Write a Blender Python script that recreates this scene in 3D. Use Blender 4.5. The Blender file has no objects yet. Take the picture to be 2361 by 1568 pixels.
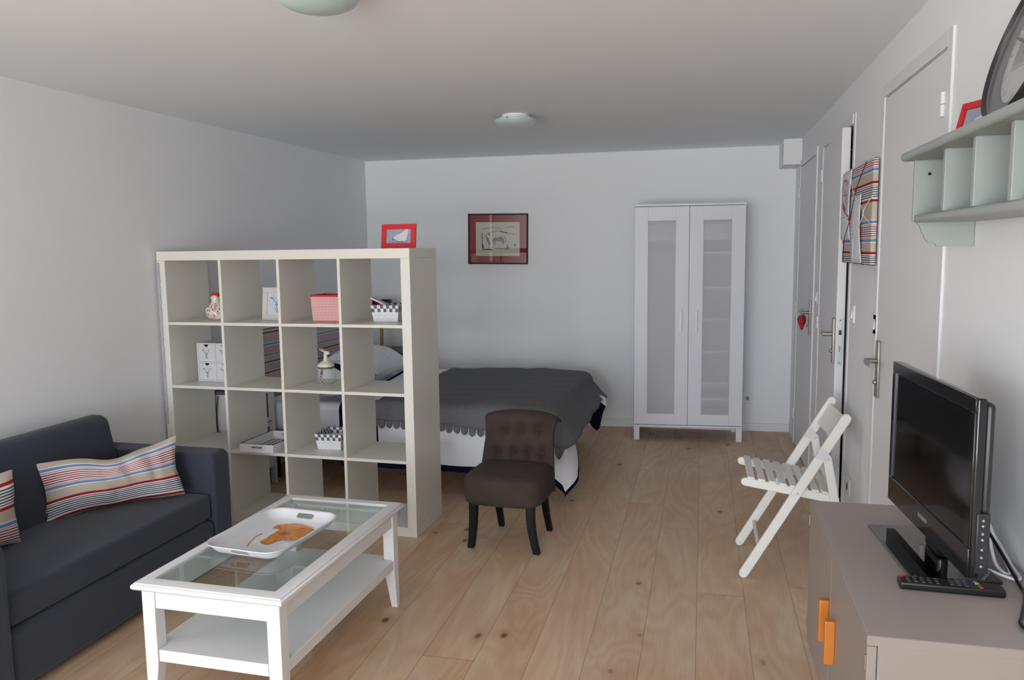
import bpy, bmesh, math, random
from mathutils import Vector, Matrix, noise
random.seed(7)
sc = bpy.context.scene
COL = sc.collection
PI = math.pi

# ---------------------------------------------------------------- camera
cam_d = bpy.data.cameras.new('camera')
cam = bpy.data.objects.new('camera', cam_d); COL.objects.link(cam)
F_PX, CAM_H, YAW, PITCH, ROLL = 1823.7, 1.476, -0.2371, -0.1139, -0.0132
Fv = Vector((math.sin(YAW)*math.cos(PITCH), math.cos(YAW)*math.cos(PITCH), math.sin(PITCH)))
Rv = Vector((math.cos(YAW), -math.sin(YAW), 0)); Uv = Rv.cross(Fv)
R2 = Rv*math.cos(ROLL) + Uv*math.sin(ROLL); U2 = -Rv*math.sin(ROLL) + Uv*math.cos(ROLL)
M = Matrix((R2, U2, -Fv)).transposed().to_4x4(); M.translation = (0, 0, CAM_H)
cam.matrix_world = M
cam_d.sensor_width = 36; cam_d.sensor_fit = 'HORIZONTAL'; cam_d.lens = F_PX/2361*36
cam_d.clip_start = 0.02
sc.camera = cam

# ---------------------------------------------------------------- world, daylight, exposure
w = bpy.data.worlds.new('sky'); sc.world = w; w.use_nodes = True
nt = w.node_tree; nt.nodes.clear()
tc = nt.nodes.new('ShaderNodeTexCoord'); sx = nt.nodes.new('ShaderNodeSeparateXYZ')
rp = nt.nodes.new('ShaderNodeValToRGB'); bg = nt.nodes.new('ShaderNodeBackground'); wo = nt.nodes.new('ShaderNodeOutputWorld')
mr = nt.nodes.new('ShaderNodeMapRange'); mr.inputs[1].default_value = -1
nt.links.new(tc.outputs['Generated'], sx.inputs[0]); nt.links.new(sx.outputs[2], mr.inputs[0])
nt.links.new(mr.outputs[0], rp.inputs[0]); nt.links.new(rp.outputs[0], bg.inputs[0]); nt.links.new(bg.outputs[0], wo.inputs[0])
rp.color_ramp.elements[0].position = 0.46; rp.color_ramp.elements[0].color = (1.02, 1.0, .98, 1)
rp.color_ramp.elements[1].position = 0.54; rp.color_ramp.elements[1].color = (.78, .83, .91, 1)
bg.inputs[1].default_value = 36.0
portal = bpy.data.lights.new('daylight_portal', 'AREA'); portal.shape = 'RECTANGLE'
portal.size = 3.1; portal.size_y = 2.1; portal.cycles.is_portal = True
po = bpy.data.objects.new('daylight_portal', portal); COL.objects.link(po)
po.location = (-1.35, -4.35, 1.09); po.rotation_euler = (PI/2, 0, 0)
portal2 = bpy.data.lights.new('side_daylight_portal', 'AREA'); portal2.shape = 'RECTANGLE'
portal2.size = .58; portal2.size_y = .9; portal2.cycles.is_portal = True
po2 = bpy.data.objects.new('side_daylight_portal', portal2); COL.objects.link(po2)
po2.location = (-3.21, .64, 1.685); po2.rotation_euler = (PI/2, 0, -PI/2)
sc.view_settings.view_transform = 'Standard'; sc.view_settings.look = 'None'
sc.view_settings.exposure = -1.12; sc.view_settings.gamma = 1; sc.view_settings.use_curve_mapping = False
sc.cycles.max_bounces = 10; sc.cycles.diffuse_bounces = 6; sc.cycles.transparent_max_bounces = 12

# ---------------------------------------------------------------- materials
def lin(c):
    return tuple((x/12.92 if x <= .04045 else ((x+.055)/1.055)**2.4) for x in [v/255 for v in c]) + (1,)
MATS = {}
def mat(name, rgb, rough=.5, metal=0, spec=.5, bump=None, var=None, trans=0, coat=0, sheen=0, uv=False):
    if name in MATS: return MATS[name]
    m = bpy.data.materials.new(name); m.use_nodes = True; n = m.node_tree; b = n.nodes['Principled BSDF']
    c = lin(rgb); b.inputs['Base Color'].default_value = c
    b.inputs['Roughness'].default_value = rough; b.inputs['Metallic'].default_value = metal
    b.inputs['Specular IOR Level'].default_value = spec; b.inputs['Transmission Weight'].default_value = trans
    b.inputs['Coat Weight'].default_value = coat; b.inputs['Sheen Weight'].default_value = sheen
    t = n.nodes.new('ShaderNodeTexCoord')
    if var:                                   # (scale, amount): faint natural unevenness of the colour
        ns = n.nodes.new('ShaderNodeTexNoise'); ns.inputs['Scale'].default_value = var[0]; ns.inputs['Detail'].default_value = 4
        mx = n.nodes.new('ShaderNodeMix'); mx.data_type = 'RGBA'
        mx.inputs[6].default_value = tuple(x*(1-var[1]) for x in c[:3])+(1,); mx.inputs[7].default_value = tuple(min(1, x*(1+var[1])) for x in c[:3])+(1,)
        n.links.new(t.outputs['Object'], ns.inputs['Vector']); n.links.new(ns.outputs['Fac'], mx.inputs[0]); n.links.new(mx.outputs[2], b.inputs['Base Color'])
    if bump:                                  # (scale, strength)
        ns = n.nodes.new('ShaderNodeTexNoise'); ns.inputs['Scale'].default_value = bump[0]; ns.inputs['Detail'].default_value = 3
        bp = n.nodes.new('ShaderNodeBump'); bp.inputs['Strength'].default_value = bump[1]; bp.inputs['Distance'].default_value = .002
        n.links.new(t.outputs['Object'], ns.inputs['Vector']); n.links.new(ns.outputs['Fac'], bp.inputs['Height']); n.links.new(bp.outputs[0], b.inputs['Normal'])
    MATS[name] = m; return m

def math_node(n, op, a, b=None, c=None):
    q = n.nodes.new('ShaderNodeMath'); q.operation = op
    for i, v in enumerate((a, b, c)):
        if v is None: continue
        if isinstance(v, (int, float)): q.inputs[i].default_value = v
        else: n.links.new(v, q.inputs[i])
    return q.outputs[0]
def mix_col(n, fac, a, b):
    q = n.nodes.new('ShaderNodeMix'); q.data_type = 'RGBA'
    for i, v in ((0, fac), (6, a), (7, b)):
        if isinstance(v, (int, float)) or isinstance(v, tuple): q.inputs[i].default_value = v
        else: n.links.new(v, q.inputs[i])
    return q.outputs[2]
def ramp(n, fac, stops, interp='CONSTANT'):
    q = n.nodes.new('ShaderNodeValToRGB'); q.color_ramp.interpolation = interp
    e = q.color_ramp.elements
    e[0].position = stops[0][0]; e[0].color = stops[0][1]; e[1].position = stops[1][0]; e[1].color = stops[1][1]
    for p, c in stops[2:]:
        k = e.new(p); k.color = c
    n.links.new(fac, q.inputs[0]); return q.outputs[0]

def stripe_mat(name, dim=1.0):
    m = bpy.data.materials.new(name); m.use_nodes = True; n = m.node_tree; b = n.nodes['Principled BSDF']
    b.inputs['Roughness'].default_value = .9; b.inputs['Specular IOR Level'].default_value = .15
    t = n.nodes.new('ShaderNodeTexCoord'); s = n.nodes.new('ShaderNodeSeparateXYZ'); n.links.new(t.outputs['UV'], s.inputs[0])
    v = math_node(n, 'FRACT', s.outputs[1])
    BG, WH, BL, RD = lin((190, 180, 163)), lin((222, 220, 218)), lin((113, 139, 183)), lin((158, 32, 45))
    K, W = (0, 0, 0, 1), (1, 1, 1, 1)
    base = ramp(n, v, [(0, BG), (.14, WH), (.155, BL), (.195, WH), (.415, BL), (.455, WH), (.47, BG), (.60, RD), (.635, WH), (.855, RD), (.89, BG)])
    mr_ = ramp(n, v, [(0, K), (.212, W), (.405, K)]); mn = ramp(n, v, [(0, K), (.655, W), (.835, K)])
    st = math_node(n, 'GREATER_THAN', math_node(n, 'FRACT', math_node(n, 'MULTIPLY', v, 31.5)), .55)
    c1 = mix_col(n, math_node(n, 'MULTIPLY', mr_, st), base, lin((150, 52, 62)))
    c2 = mix_col(n, math_node(n, 'MULTIPLY', mn, st), c1, lin((52, 60, 82)))
    n.links.new(c2, b.inputs['Base Color'])
    ns = n.nodes.new('ShaderNodeTexNoise'); ns.inputs['Scale'].default_value = 300; bp = n.nodes.new('ShaderNodeBump'); bp.inputs['Strength'].default_value = .2
    bp.inputs['Distance'].default_value = .001
    n.links.new(t.outputs['Object'], ns.inputs['Vector']); n.links.new(ns.outputs['Fac'], bp.inputs['Height']); n.links.new(bp.outputs[0], b.inputs['Normal'])
    MATS[name] = m; return m

def checker_mat(name, kind):
    m = bpy.data.materials.new(name); m.use_nodes = True; n = m.node_tree; b = n.nodes['Principled BSDF']
    b.inputs['Roughness'].default_value = .55
    t = n.nodes.new('ShaderNodeTexCoord'); s = n.nodes.new('ShaderNodeSeparateXYZ'); n.links.new(t.outputs['UV'], s.inputs[0])
    u, v = s.outputs[0], s.outputs[1]
    fu, fv = math_node(n, 'FLOOR', u), math_node(n, 'FLOOR', v)
    if kind == 'basket':                      # uv in cells, v from the rim downwards: two rows of checks above plain white weave
        par = math_node(n, 'MODULO', math_node(n, 'ADD', math_node(n, 'ADD', fu, fv), 400), 2)
        top = math_node(n, 'LESS_THAN', v, 2.0)
        fac = math_node(n, 'MULTIPLY', par, top)
        col = mix_col(n, fac, lin((222, 224, 228)), lin((88, 90, 96)))
        n.links.new(col, b.inputs['Base Color'])
        # woven bump: each cell a small pillow
        a = math_node(n, 'ABSOLUTE', math_node(n, 'SINE', math_node(n, 'MULTIPLY', u, PI)))
        c = math_node(n, 'ABSOLUTE', math_node(n, 'SINE', math_node(n, 'MULTIPLY', v, PI)))
        par2 = math_node(n, 'MODULO', math_node(n, 'ADD', math_node(n, 'ADD', fu, fv), 400), 2)
        h = math_node(n, 'ADD', math_node(n, 'MULTIPLY', a, par2), math_node(n, 'MULTIPLY', c, math_node(n, 'SUBTRACT', 1, par2)))
        bp = n.nodes.new('ShaderNodeBump'); bp.inputs['Strength'].default_value = .7; bp.inputs['Distance'].default_value = .0025
        n.links.new(h, bp.inputs['Height']); n.links.new(bp.outputs[0], b.inputs['Normal'])
    else:                                     # gingham: mean of two stripe sets
        a = math_node(n, 'MODULO', math_node(n, 'ADD', fu, 400), 2); c = math_node(n, 'MODULO', math_node(n, 'ADD', fv, 400), 2)
        f = math_node(n, 'MULTIPLY', math_node(n, 'ADD', a, c), .5)
        n.links.new(mix_col(n, f, lin((236, 226, 226)), lin((188, 24, 38))), b.inputs['Base Color'])
        b.inputs['Roughness'].default_value = .85
    MATS[name] = m; return m

def floor_mat():
    m = bpy.data.materials.new('oak_planks'); m.use_nodes = True; n = m.node_tree; b = n.nodes['Principled BSDF']
    t = n.nodes.new('ShaderNodeTexCoord'); s = n.nodes.new('ShaderNodeSeparateXYZ'); n.links.new(t.outputs['Object'], s.inputs[0])
    PW, PL, X0 = .195, 2.4, .189
    px = math_node(n, 'DIVIDE', math_node(n, 'SUBTRACT', s.outputs[0], X0), PW)
    row = math_node(n, 'FLOOR', px); fx = math_node(n, 'FRACT', px)
    wn = n.nodes.new('ShaderNodeTexWhiteNoise'); wn.noise_dimensions = '1D'; n.links.new(row, wn.inputs['W'])
    py = math_node(n, 'ADD', math_node(n, 'DIVIDE', s.outputs[1], PL), math_node(n, 'MULTIPLY', wn.outputs['Value'], 3.7))
    cell = math_node(n, 'FLOOR', py); fy = math_node(n, 'FRACT', py)
    cx = n.nodes.new('ShaderNodeCombineXYZ'); n.links.new(row, cx.inputs[0]); n.links.new(cell, cx.inputs[1])
    w2 = n.nodes.new('ShaderNodeTexWhiteNoise'); w2.noise_dimensions = '3D'; n.links.new(cx.outputs[0], w2.inputs['Vector'])
    # grain coordinates: shift per plank, stretch along Y
    sh = n.nodes.new('ShaderNodeVectorMath'); sh.operation = 'MULTIPLY_ADD'
    n.links.new(w2.outputs['Color'], sh.inputs[0]); sh.inputs[1].default_value = (9, 9, 9); n.links.new(t.outputs['Object'], sh.inputs[2])
    def stretched(sc_): 
        q = n.nodes.new('ShaderNodeVectorMath'); q.operation = 'MULTIPLY'; n.links.new(sh.outputs[0], q.inputs[0]); q.inputs[1].default_value = sc_; return q.outputs[0]
    def nz(vec, scale, detail=4, dist=0, rough=.5):
        q = n.nodes.new('ShaderNodeTexNoise'); q.inputs['Scale'].default_value = scale; q.inputs['Detail'].default_value = detail
        q.inputs['Distortion'].default_value = dist; q.inputs['Roughness'].default_value = rough; n.links.new(vec, q.inputs['Vector']); return q.outputs['Fac']
    fine = nz(stretched((1, .06, 1)), 160, 3)
    # cathedral grain: contour lines of a stretched noise field
    big = nz(stretched((1, .22, 1)), 3.2, 2, .6)
    rings = math_node(n, 'SINE', math_node(n, 'MULTIPLY', big, 85))
    # knots
    vo = n.nodes.new('ShaderNodeTexVoronoi'); vo.inputs['Scale'].default_value = 6.2
    n.links.new(stretched((1, .62, 1)), vo.inputs['Vector'])
    kn0 = n.nodes.new('ShaderNodeMapRange'); kn0.inputs[1].default_value = .045; kn0.inputs[2].default_value = .11; kn0.inputs[3].default_value = 1; kn0.inputs[4].default_value = 0
    n.links.new(math_node(n, 'ADD', vo.outputs['Distance'], math_node(n, 'MULTIPLY', math_node(n, 'SUBTRACT', nz(stretched((1, 1, 1)), 30, 2), .5), .12)), kn0.inputs[0])
    sp = n.nodes.new('ShaderNodeSeparateXYZ'); n.links.new(vo.outputs['Color'], sp.inputs[0])
    keep = math_node(n, 'GREATER_THAN', sp.outputs[0], .42)
    knot = math_node(n, 'MULTIPLY', kn0.outputs[0], keep)
    halo = n.nodes.new('ShaderNodeMapRange'); halo.inputs[1].default_value = .05; halo.inputs[2].default_value = .3; halo.inputs[3].default_value = 1; halo.inputs[4].default_value = 0
    n.links.new(vo.outputs['Distance'], halo.inputs[0])
    halo_ = math_node(n, 'MULTIPLY', halo.outputs[0], keep)
    patch = nz(stretched((1, .35, 1)), 5, 3)
    c = ramp(n, patch, [(.32, lin((201, 168, 137))), (.5, lin((209, 180, 151))), (.68, lin((213, 190, 163)))], 'LINEAR')
    tint = n.nodes.new('ShaderNodeHueSaturation'); n.links.new(c, tint.inputs['Color'])
    n.links.new(math_node(n, 'ADD', .96, math_node(n, 'MULTIPLY', w2.outputs['Value'], .08)), tint.inputs['Value'])
    n.links.new(math_node(n, 'ADD', .94, math_node(n, 'MULTIPLY', wn.outputs['Value'], .12)), tint.inputs['Saturation'])
    gfac = math_node(n, 'ADD', math_node(n, 'MULTIPLY', math_node(n, 'ADD', rings, 1), .095), math_node(n, 'MULTIPLY', math_node(n, 'SUBTRACT', fine, .38), .45))
    c = mix_col(n, gfac, tint.outputs[0], lin((156, 118, 86)))
    c = mix_col(n, math_node(n, 'MULTIPLY', halo_, .25), c, lin((166, 116, 84)))
    c = mix_col(n, math_node(n, 'MULTIPLY', knot, .85), c, lin((84, 62, 50)))
    ex = math_node(n, 'LESS_THAN', math_node(n, 'MINIMUM', fx, math_node(n, 'SUBTRACT', 1, fx)), .008)
    ey = math_node(n, 'LESS_THAN', math_node(n, 'MINIMUM', fy, math_node(n, 'SUBTRACT', 1, fy)), .0008)
    seam = math_node(n, 'MAXIMUM', ex, ey)
    c = mix_col(n, math_node(n, 'MULTIPLY', seam, .45), c, lin((92, 68, 50)))
    n.links.new(c, b.inputs['Base Color'])
    b.inputs['Roughness'].default_value = .5; b.inputs['Specular IOR Level'].default_value = .35
    bp = n.nodes.new('ShaderNodeBump'); bp.inputs['Strength'].default_value = .12; bp.inputs['Distance'].default_value = .001
    n.links.new(math_node(n, 'SUBTRACT', fine, seam), bp.inputs['Height']); n.links.new(bp.outputs[0], b.inputs['Normal'])
    return m

def glass_mat(name, tint=(1, 1, 1), ior=1.5, haze=0.0, hazecol=(200, 200, 200)):
    m = bpy.data.materials.new(name); m.use_nodes = True; n = m.node_tree; n.nodes.clear()
    o = n.nodes.new('ShaderNodeOutputMaterial'); tr = n.nodes.new('ShaderNodeBsdfTransparent'); gl = n.nodes.new('ShaderNodeBsdfGlossy')
    tr.inputs[0].default_value = tint+(1,); gl.inputs['Roughness'].default_value = .01
    fr = n.nodes.new('ShaderNodeFresnel'); fr.inputs[0].default_value = ior
    mx = n.nodes.new('ShaderNodeMixShader'); geo = n.nodes.new('ShaderNodeNewGeometry'); n.links.new(math_node(n, 'MULTIPLY', fr.outputs[0], math_node(n, 'SUBTRACT', 1, geo.outputs['Backfacing'])), mx.inputs[0]); n.links.new(gl.outputs[0], mx.inputs[2])
    if haze:
        d = n.nodes.new('ShaderNodeBsdfDiffuse'); d.inputs[0].default_value = lin(hazecol)
        tl = n.nodes.new('ShaderNodeBsdfTranslucent'); tl.inputs[0].default_value = lin(hazecol)
        m2 = n.nodes.new('ShaderNodeMixShader'); m2.inputs[0].default_value = .2; n.links.new(d.outputs[0], m2.inputs[1]); n.links.new(tl.outputs[0], m2.inputs[2])
        m3 = n.nodes.new('ShaderNodeMixShader'); m3.inputs[0].default_value = haze; n.links.new(tr.outputs[0], m3.inputs[1]); n.links.new(m2.outputs[0], m3.inputs[2])
        n.links.new(m3.outputs[0], mx.inputs[1]); gl.inputs['Roughness'].default_value = .35
    else:
        n.links.new(tr.outputs[0], mx.inputs[1])
    n.links.new(mx.outputs[0], o.inputs[0]); MATS[name] = m; return m

WALL = mat('wall_paint', (234, 236, 239), .85, spec=.2, bump=(220, .12))
CEIL = mat('ceiling_paint', (236, 241, 245), .9, spec=.15, bump=(200, .1))
TRIM = mat('white_trim', (226, 227, 231), .45)
DOORW = mat('door_paint', (228, 229, 232), .5)
WHITE = mat('white_lacquer', (226, 226, 227), .32, bump=(40, .04))
WARD = mat('wardrobe_white', (222, 224, 232), .4)
CREAM = mat('shelf_foil', (222, 219, 210), .38)
STEEL = mat('brushed_steel', (170, 166, 160), .32, 1)
HOLESHADE = mat('recess_shade', (20, 20, 22), .8)  # near-black colour standing in for the shade inside small openings
NAVYSOFA = mat('sofa_cotton', (58, 63, 75), .95, spec=.1, bump=(500, .25), var=(6, .06), sheen=.15)
VELVET = mat('brown_velvet', (68, 58, 54), .85, spec=.04, bump=(90, .3), var=(9, .38), sheen=.03)
BLACKWOOD = mat('black_wood', (10, 10, 10), .5, spec=.25)
SHEET = mat('white_cotton', (228, 231, 238), .9, spec=.1, bump=(9, .5))
NAVY = mat('navy_cotton', (18, 22, 46), .9, spec=.1)
FELT = mat('grey_felt', (112, 113, 116), 1, spec=.05, bump=(400, .5), var=(50, .14))
BEIGECAB = mat('cabinet_greige', (140, 131, 124), .42)
BEIGETOP = mat('cabinet_top', (162, 151, 147), .5, var=(400, .05))
ORANGE = mat('orange_wood', (190, 114, 40), .35, var=(30, .12))
TVBLACK = mat('tv_gloss', (16, 16, 18), .12, coat=.3)
TVGREY = mat('tv_casing', (34, 35, 39), .35)
SCREEN = mat('tv_screen', (8, 8, 9), .07)
SAGE = mat('sage_paint', (156, 165, 163), .55, bump=(60, .12), var=(14, .05))
CHAIRW = mat('chair_white', (232, 231, 226), .45)
RED = mat('red_lacquer', (196, 24, 32), .4)
GLASS = glass_mat('clear_glass', (.84, .885, .88))
JARGLASS = glass_mat('jar_glass', (.96, .97, .965), 1.45, .14, (225, 227, 226))
PANE = glass_mat('picture_glass', (.98, .98, .98), 1.5)
FROST = glass_mat('frosted_glass', (.95, .96, .98), 1.3, .44, (240, 241, 244))
STRIPE = stripe_mat('striped_canvas')
BASKET = checker_mat('basket_weave', 'basket'); GINGHAM = checker_mat('gingham', 'gingham')
PAPER = mat('paper', (226, 228, 236), .8)
INK = mat('ink', (60, 66, 74), .8)
LAMPGLASS = mat('lamp_glass', (186, 206, 204), .25, spec=.5)
WOOD = mat('light_wood', (176, 126, 78), .5, var=(20, .12))
GREYTOP = mat('grey_wood', (98, 94, 94), .7, var=(22, .2), bump=(60, .3))
PORC = mat('porcelain', (226, 222, 214), .15)
SILVER = mat('silver_print', (168, 171, 178), .5, var=(60, .28))
PLASTICW = mat('white_plastic', (232, 233, 238), .3)
BLACKP = mat('black_plastic', (18, 18, 20), .35)

# ---------------------------------------------------------------- mesh helpers
class MB:
    def __init__(s): s.bm = bmesh.new(); s.uv = s.bm.loops.layers.uv.new('UVMap'); s.mats = []
    def mi(s, m):
        if m is None: return 0
        if m not in s.mats: s.mats.append(m)
        return s.mats.index(m)
    def face(s, vs, m=None, uvs=None):
        try: f = s.bm.faces.new(vs)
        except ValueError: return None
        f.material_index = s.mi(m)
        if uvs:
            for l, q in zip(f.loops, uvs): l[s.uv].uv = q
        return f
    def box(s, x0, x1, y0, y1, z0, z1, m=None, xf=None):
        P = [Vector((x, y, z)) for z in (z0, z1) for y in (y0, y1) for x in (x0, x1)]
        if xf: P = [xf @ p for p in P]
        v = [s.bm.verts.new(p) for p in P]
        for q in ((0, 2, 3, 1), (4, 5, 7, 6), (0, 1, 5, 4), (2, 6, 7, 3), (0, 4, 6, 2), (1, 3, 7, 5)): s.face([v[i] for i in q], m)
        return s
    def prism(s, poly, axis, a, b, m=None):   # poly in the other two axes (cyclic order), extruded from a to b
        def P(p, h):
            return {0: Vector((h, p[0], p[1])), 1: Vector((p[0], h, p[1])), 2: Vector((p[0], p[1], h))}[axis]
        A = [s.bm.verts.new(P(p, a)) for p in poly]; B = [s.bm.verts.new(P(p, b)) for p in poly]
        n = len(poly); s.face(A[::-1], m); s.face(B, m)
        for i in range(n): s.face([A[i], A[(i+1) % n], B[(i+1) % n], B[i]], m)
        return s
    def rings(s, rs, m=None, closed=True, cap=True, uvf=None):
        R = [[s.bm.verts.new(p) for p in r] for r in rs]
        n = len(R[0])
        for i in range(len(R)-1):
            for j in range(n if closed else n-1):
                k = (j+1) % n
                uv = None
                if uvf: uv = [uvf(i, j), uvf(i, j+1), uvf(i+1, j+1), uvf(i+1, j)]
                s.face([R[i][j], R[i][k], R[i+1][k], R[i+1][j]], m, uv)
        if cap and closed: s.face(R[0][::-1], m); s.face(R[-1], m)
        return R
    def lathe(s, prof, c=(0, 0, 0), seg=24, m=None, ax=2, cap=True):
        rs = []
        for r, h in prof:
            ring = []
            for j in range(seg):
                a = 2*PI*j/seg; p = (r*math.cos(a), r*math.sin(a))
                ring.append(Vector({2: (p[0], p[1], h), 0: (h, p[0], p[1]), 1: (p[1], h, p[0])}[ax])+Vector(c))
            rs.append(ring)
        s.rings(rs, m, cap=cap); return s
    def tube(s, pts, r, m=None, seg=10, r2=None):
        pts = [Vector(p) for p in pts]; rs = []; n = len(pts); prev = None
        for i, p in enumerate(pts):
            d = (pts[min(i+1, n-1)]-pts[max(i-1, 0)]).normalized()
            if prev is None:
                a = d.cross(Vector((0, 0, 1)));
                if a.length < .1: a = d.cross(Vector((1, 0, 0)))
                a.normalize()
            else:
                a = (prev - d*prev.dot(d)).normalized()
            prev = a; b = d.cross(a); rr = r if r2 is None else r+(r2-r)*i/(n-1)
            rs.append([p+(a*math.cos(2*PI*k/seg)+b*math.sin(2*PI*k/seg))*rr for k in range(seg)])
        s.rings(rs, m); return s
    def sphere(s, c, r, m=None, seg=16, ring=10, sc=(1, 1, 1)):
        prof = [(max(r*math.sin(PI*i/ring), 1e-5), -r*math.cos(PI*i/ring)) for i in range(ring+1)]
        n0 = len(s.bm.verts); s.lathe(prof, (0, 0, 0), seg, m)
        s.bm.verts.ensure_lookup_table()
        for v in list(s.bm.verts)[n0:]: v.co = Vector((v.co.x*sc[0], v.co.y*sc[1], v.co.z*sc[2]))+Vector(c)
        return s
    def grid(s, f, nu, nv, m=None, uvf=None):
        V = [[s.bm.verts.new(f(i/nu, j/nv)) for i in range(nu+1)] for j in range(nv+1)]
        for j in range(nv):
            for i in range(nu):
                uv = [uvf(a/nu, b/nv) for a, b in ((i, j), (i+1, j), (i+1, j+1), (i, j+1))] if uvf else None
                s.face([V[j][i], V[j][i+1], V[j+1][i+1], V[j+1][i]], m, uv)
        return V
    def obj(s, name, m=None, parent=None, loc=None, rot=None, bevel=0, seg=2, sub=0, smooth=True, solid=0, ang=35, weld=False, solid_off=0):
        if weld: bmesh.ops.remove_doubles(s.bm, verts=s.bm.verts, dist=1e-5)
        bmesh.ops.recalc_face_normals(s.bm, faces=s.bm.faces)
        me = bpy.data.meshes.new(name); s.bm.to_mesh(me); s.bm.free()
        if s.mats:
            for q in s.mats: me.materials.append(q)
        elif m: me.materials.append(m)
        if smooth:
            for p in me.polygons: p.use_smooth = True
            if not sub: me.set_sharp_from_angle(angle=math.radians(ang))
        o = bpy.data.objects.new(name, me); COL.objects.link(o)
        if parent: o.parent = parent
        if loc: o.location = loc
        if rot: o.rotation_euler = rot
        if solid: q = o.modifiers.new('solid', 'SOLIDIFY'); q.thickness = solid; q.offset = solid_off
        if bevel:
            q = o.modifiers.new('bevel', 'BEVEL'); q.width = bevel; q.segments = seg; q.limit_method = 'ANGLE'; q.angle_limit = math.radians(30); q.harden_normals = False
        if sub: q = o.modifiers.new('sub', 'SUBSURF'); q.levels = sub; q.render_levels = sub
        return o

def tag(o, label, cat, group=None):
    o['label'] = label; o['category'] = cat
    if group: o['group'] = group
    return o
def thing(name, label, cat, loc=(0, 0, 0), rz=0, group=None, rot=None):
    o = bpy.data.objects.new(name, None); COL.objects.link(o); o.empty_display_size = .1
    o.location = loc; o.rotation_euler = rot or (0, 0, rz)
    return tag(o, label, cat, group)
def struct(o): o['kind'] = 'structure'; return o
def copy_tree(o, parent=None):
    kids = [c for c in bpy.data.objects if c.parent == o]
    c = o.copy(); COL.objects.link(c)
    if parent: c.parent = parent
    for k in kids: copy_tree(k, c)
    return c
def BX(name, b, m, parent=None, bevel=.002, seg=2, **k):
    return MB().box(*b).obj(name, m, parent, bevel=bevel, seg=seg, **k)

# ================================================================ SETTING
H = 2.245; XR = .6863
def ywall(x): return 6.515+.02*x
def xwall(y): return -3.037+.03*y
YF = -4.20                                      # window wall behind the camera
XL0, XL1 = xwall(YF-.2), xwall(6.7)
struct(MB().box(-3.4, 1.1, -4.6, 6.9, -.1, 0).obj('floor', floor_mat(), smooth=False))
struct(MB().box(-3.4, 1.1, -4.6, 6.9, H, H+.12).obj('ceiling', CEIL, smooth=False))
struct(MB().prism([(-3.3, ywall(-3.3)), (1.0, ywall(1.0)), (1.0, 6.8), (-3.3, 6.8)], 2, -.02, H+.02).obj('wall_back', WALL, smooth=False))
LY0, LY1, LZ0, LZ1 = .36, .92, 1.25, 2.12        # window in the left wall, beside the camera
wl = MB()
def lseg(a, b, z0, z1): wl.prism([(xwall(a), a), (xwall(b), b), (xwall(b)-.14, b), (xwall(a)-.14, a)], 2, z0, z1)
lseg(YF-.2, LY0, -.02, H+.02); lseg(LY1, 6.7, -.02, H+.02); lseg(LY0, LY1, -.02, LZ0); lseg(LY0, LY1, LZ1, H+.02)
struct(wl.obj('wall_left', WALL, smooth=False))
# right wall with three door openings (door_2 opens onto an unseen dark box added to block sky light)
D1, D2, D3 = (2.594, 3.414), (4.09, 5.035), (5.352, 6.17)
DT = 2.04
wr = MB()
segs = [(YF-.2, D1[0]), (D1[1], D2[0]), (D2[1], D3[0]), (D3[1], 6.7)]
for a, b in segs: wr.box(XR, XR+.12, a, b, -.02, H+.02)
for a, b in (D1, D2, D3): wr.box(XR, XR+.12, a, b, DT+.003, H+.02)
struct(wr.obj('wall_right', WALL, smooth=False))
cl = MB(); cl.box(1.3, 1.34, 1.8, 6.9, -.02, H); cl.box(XR+.1, 1.34, 1.76, 1.8, -.02, H); cl.box(XR+.1, 1.34, 6.86, 6.9, -.02, H); cl.box(XR+.1, 1.34, 1.8, 6.9, H-.02, H); cl.box(XR+.12, 1.34, 1.8, 6.9, -.03, 0)  # added unseen box behind the doors, stops sky light leaking in
struct(cl.obj('wall_lightblock', mat('lightblock_dark', (90, 90, 92), .9), smooth=False))
# window wall behind the camera
WX0, WX1, WZ1 = -2.85, .15, 2.18
wf = MB()
wf.box(-3.35, WX0, YF-.12, YF, -.02, H+.02); wf.box(WX1, 1.0, YF-.12, YF, -.02, H+.02); wf.box(WX0, WX1, YF-.12, YF, WZ1, H+.02)
struct(wf.obj('wall_front', WALL, smooth=False))
fr = MB()
for x in (WX0, -2.0, WX1-.06): fr.box(x, x+.06, YF-.08, YF-.02, 0, WZ1)
fr.box(WX0, WX1, YF-.08, YF-.02, WZ1-.06, WZ1); fr.box(WX0, WX1, YF-.08, YF-.02, 0, .08); fr.box(WX0, WX1, YF-.08, YF-.02, .86, .92)
win = struct(MB().box(WX0, WX1, YF-.052, YF-.048, .05, WZ1-.03).obj('window_1', glass_mat('window_pane', (.97, .98, .98), 1.3), smooth=False))
fr.obj('window_frame', TRIM, win, bevel=.004)
w2 = struct(MB().box(-3.105, -3.100, LY0, LY1, LZ0, LZ1).obj('window_2', MATS['window_pane'], smooth=False))
fr = MB()
for y in (LY0, (LY0+LY1)/2-.03, LY1-.06): fr.box(-3.13, -3.07, y, y+.06, LZ0, LZ1)
fr.box(-3.13, -3.07, LY0, LY1, LZ0, LZ0+.06); fr.box(-3.13, -3.07, LY0, LY1, LZ1-.06, LZ1); fr.obj('window_frame', TRIM, w2, bevel=.004)
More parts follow.
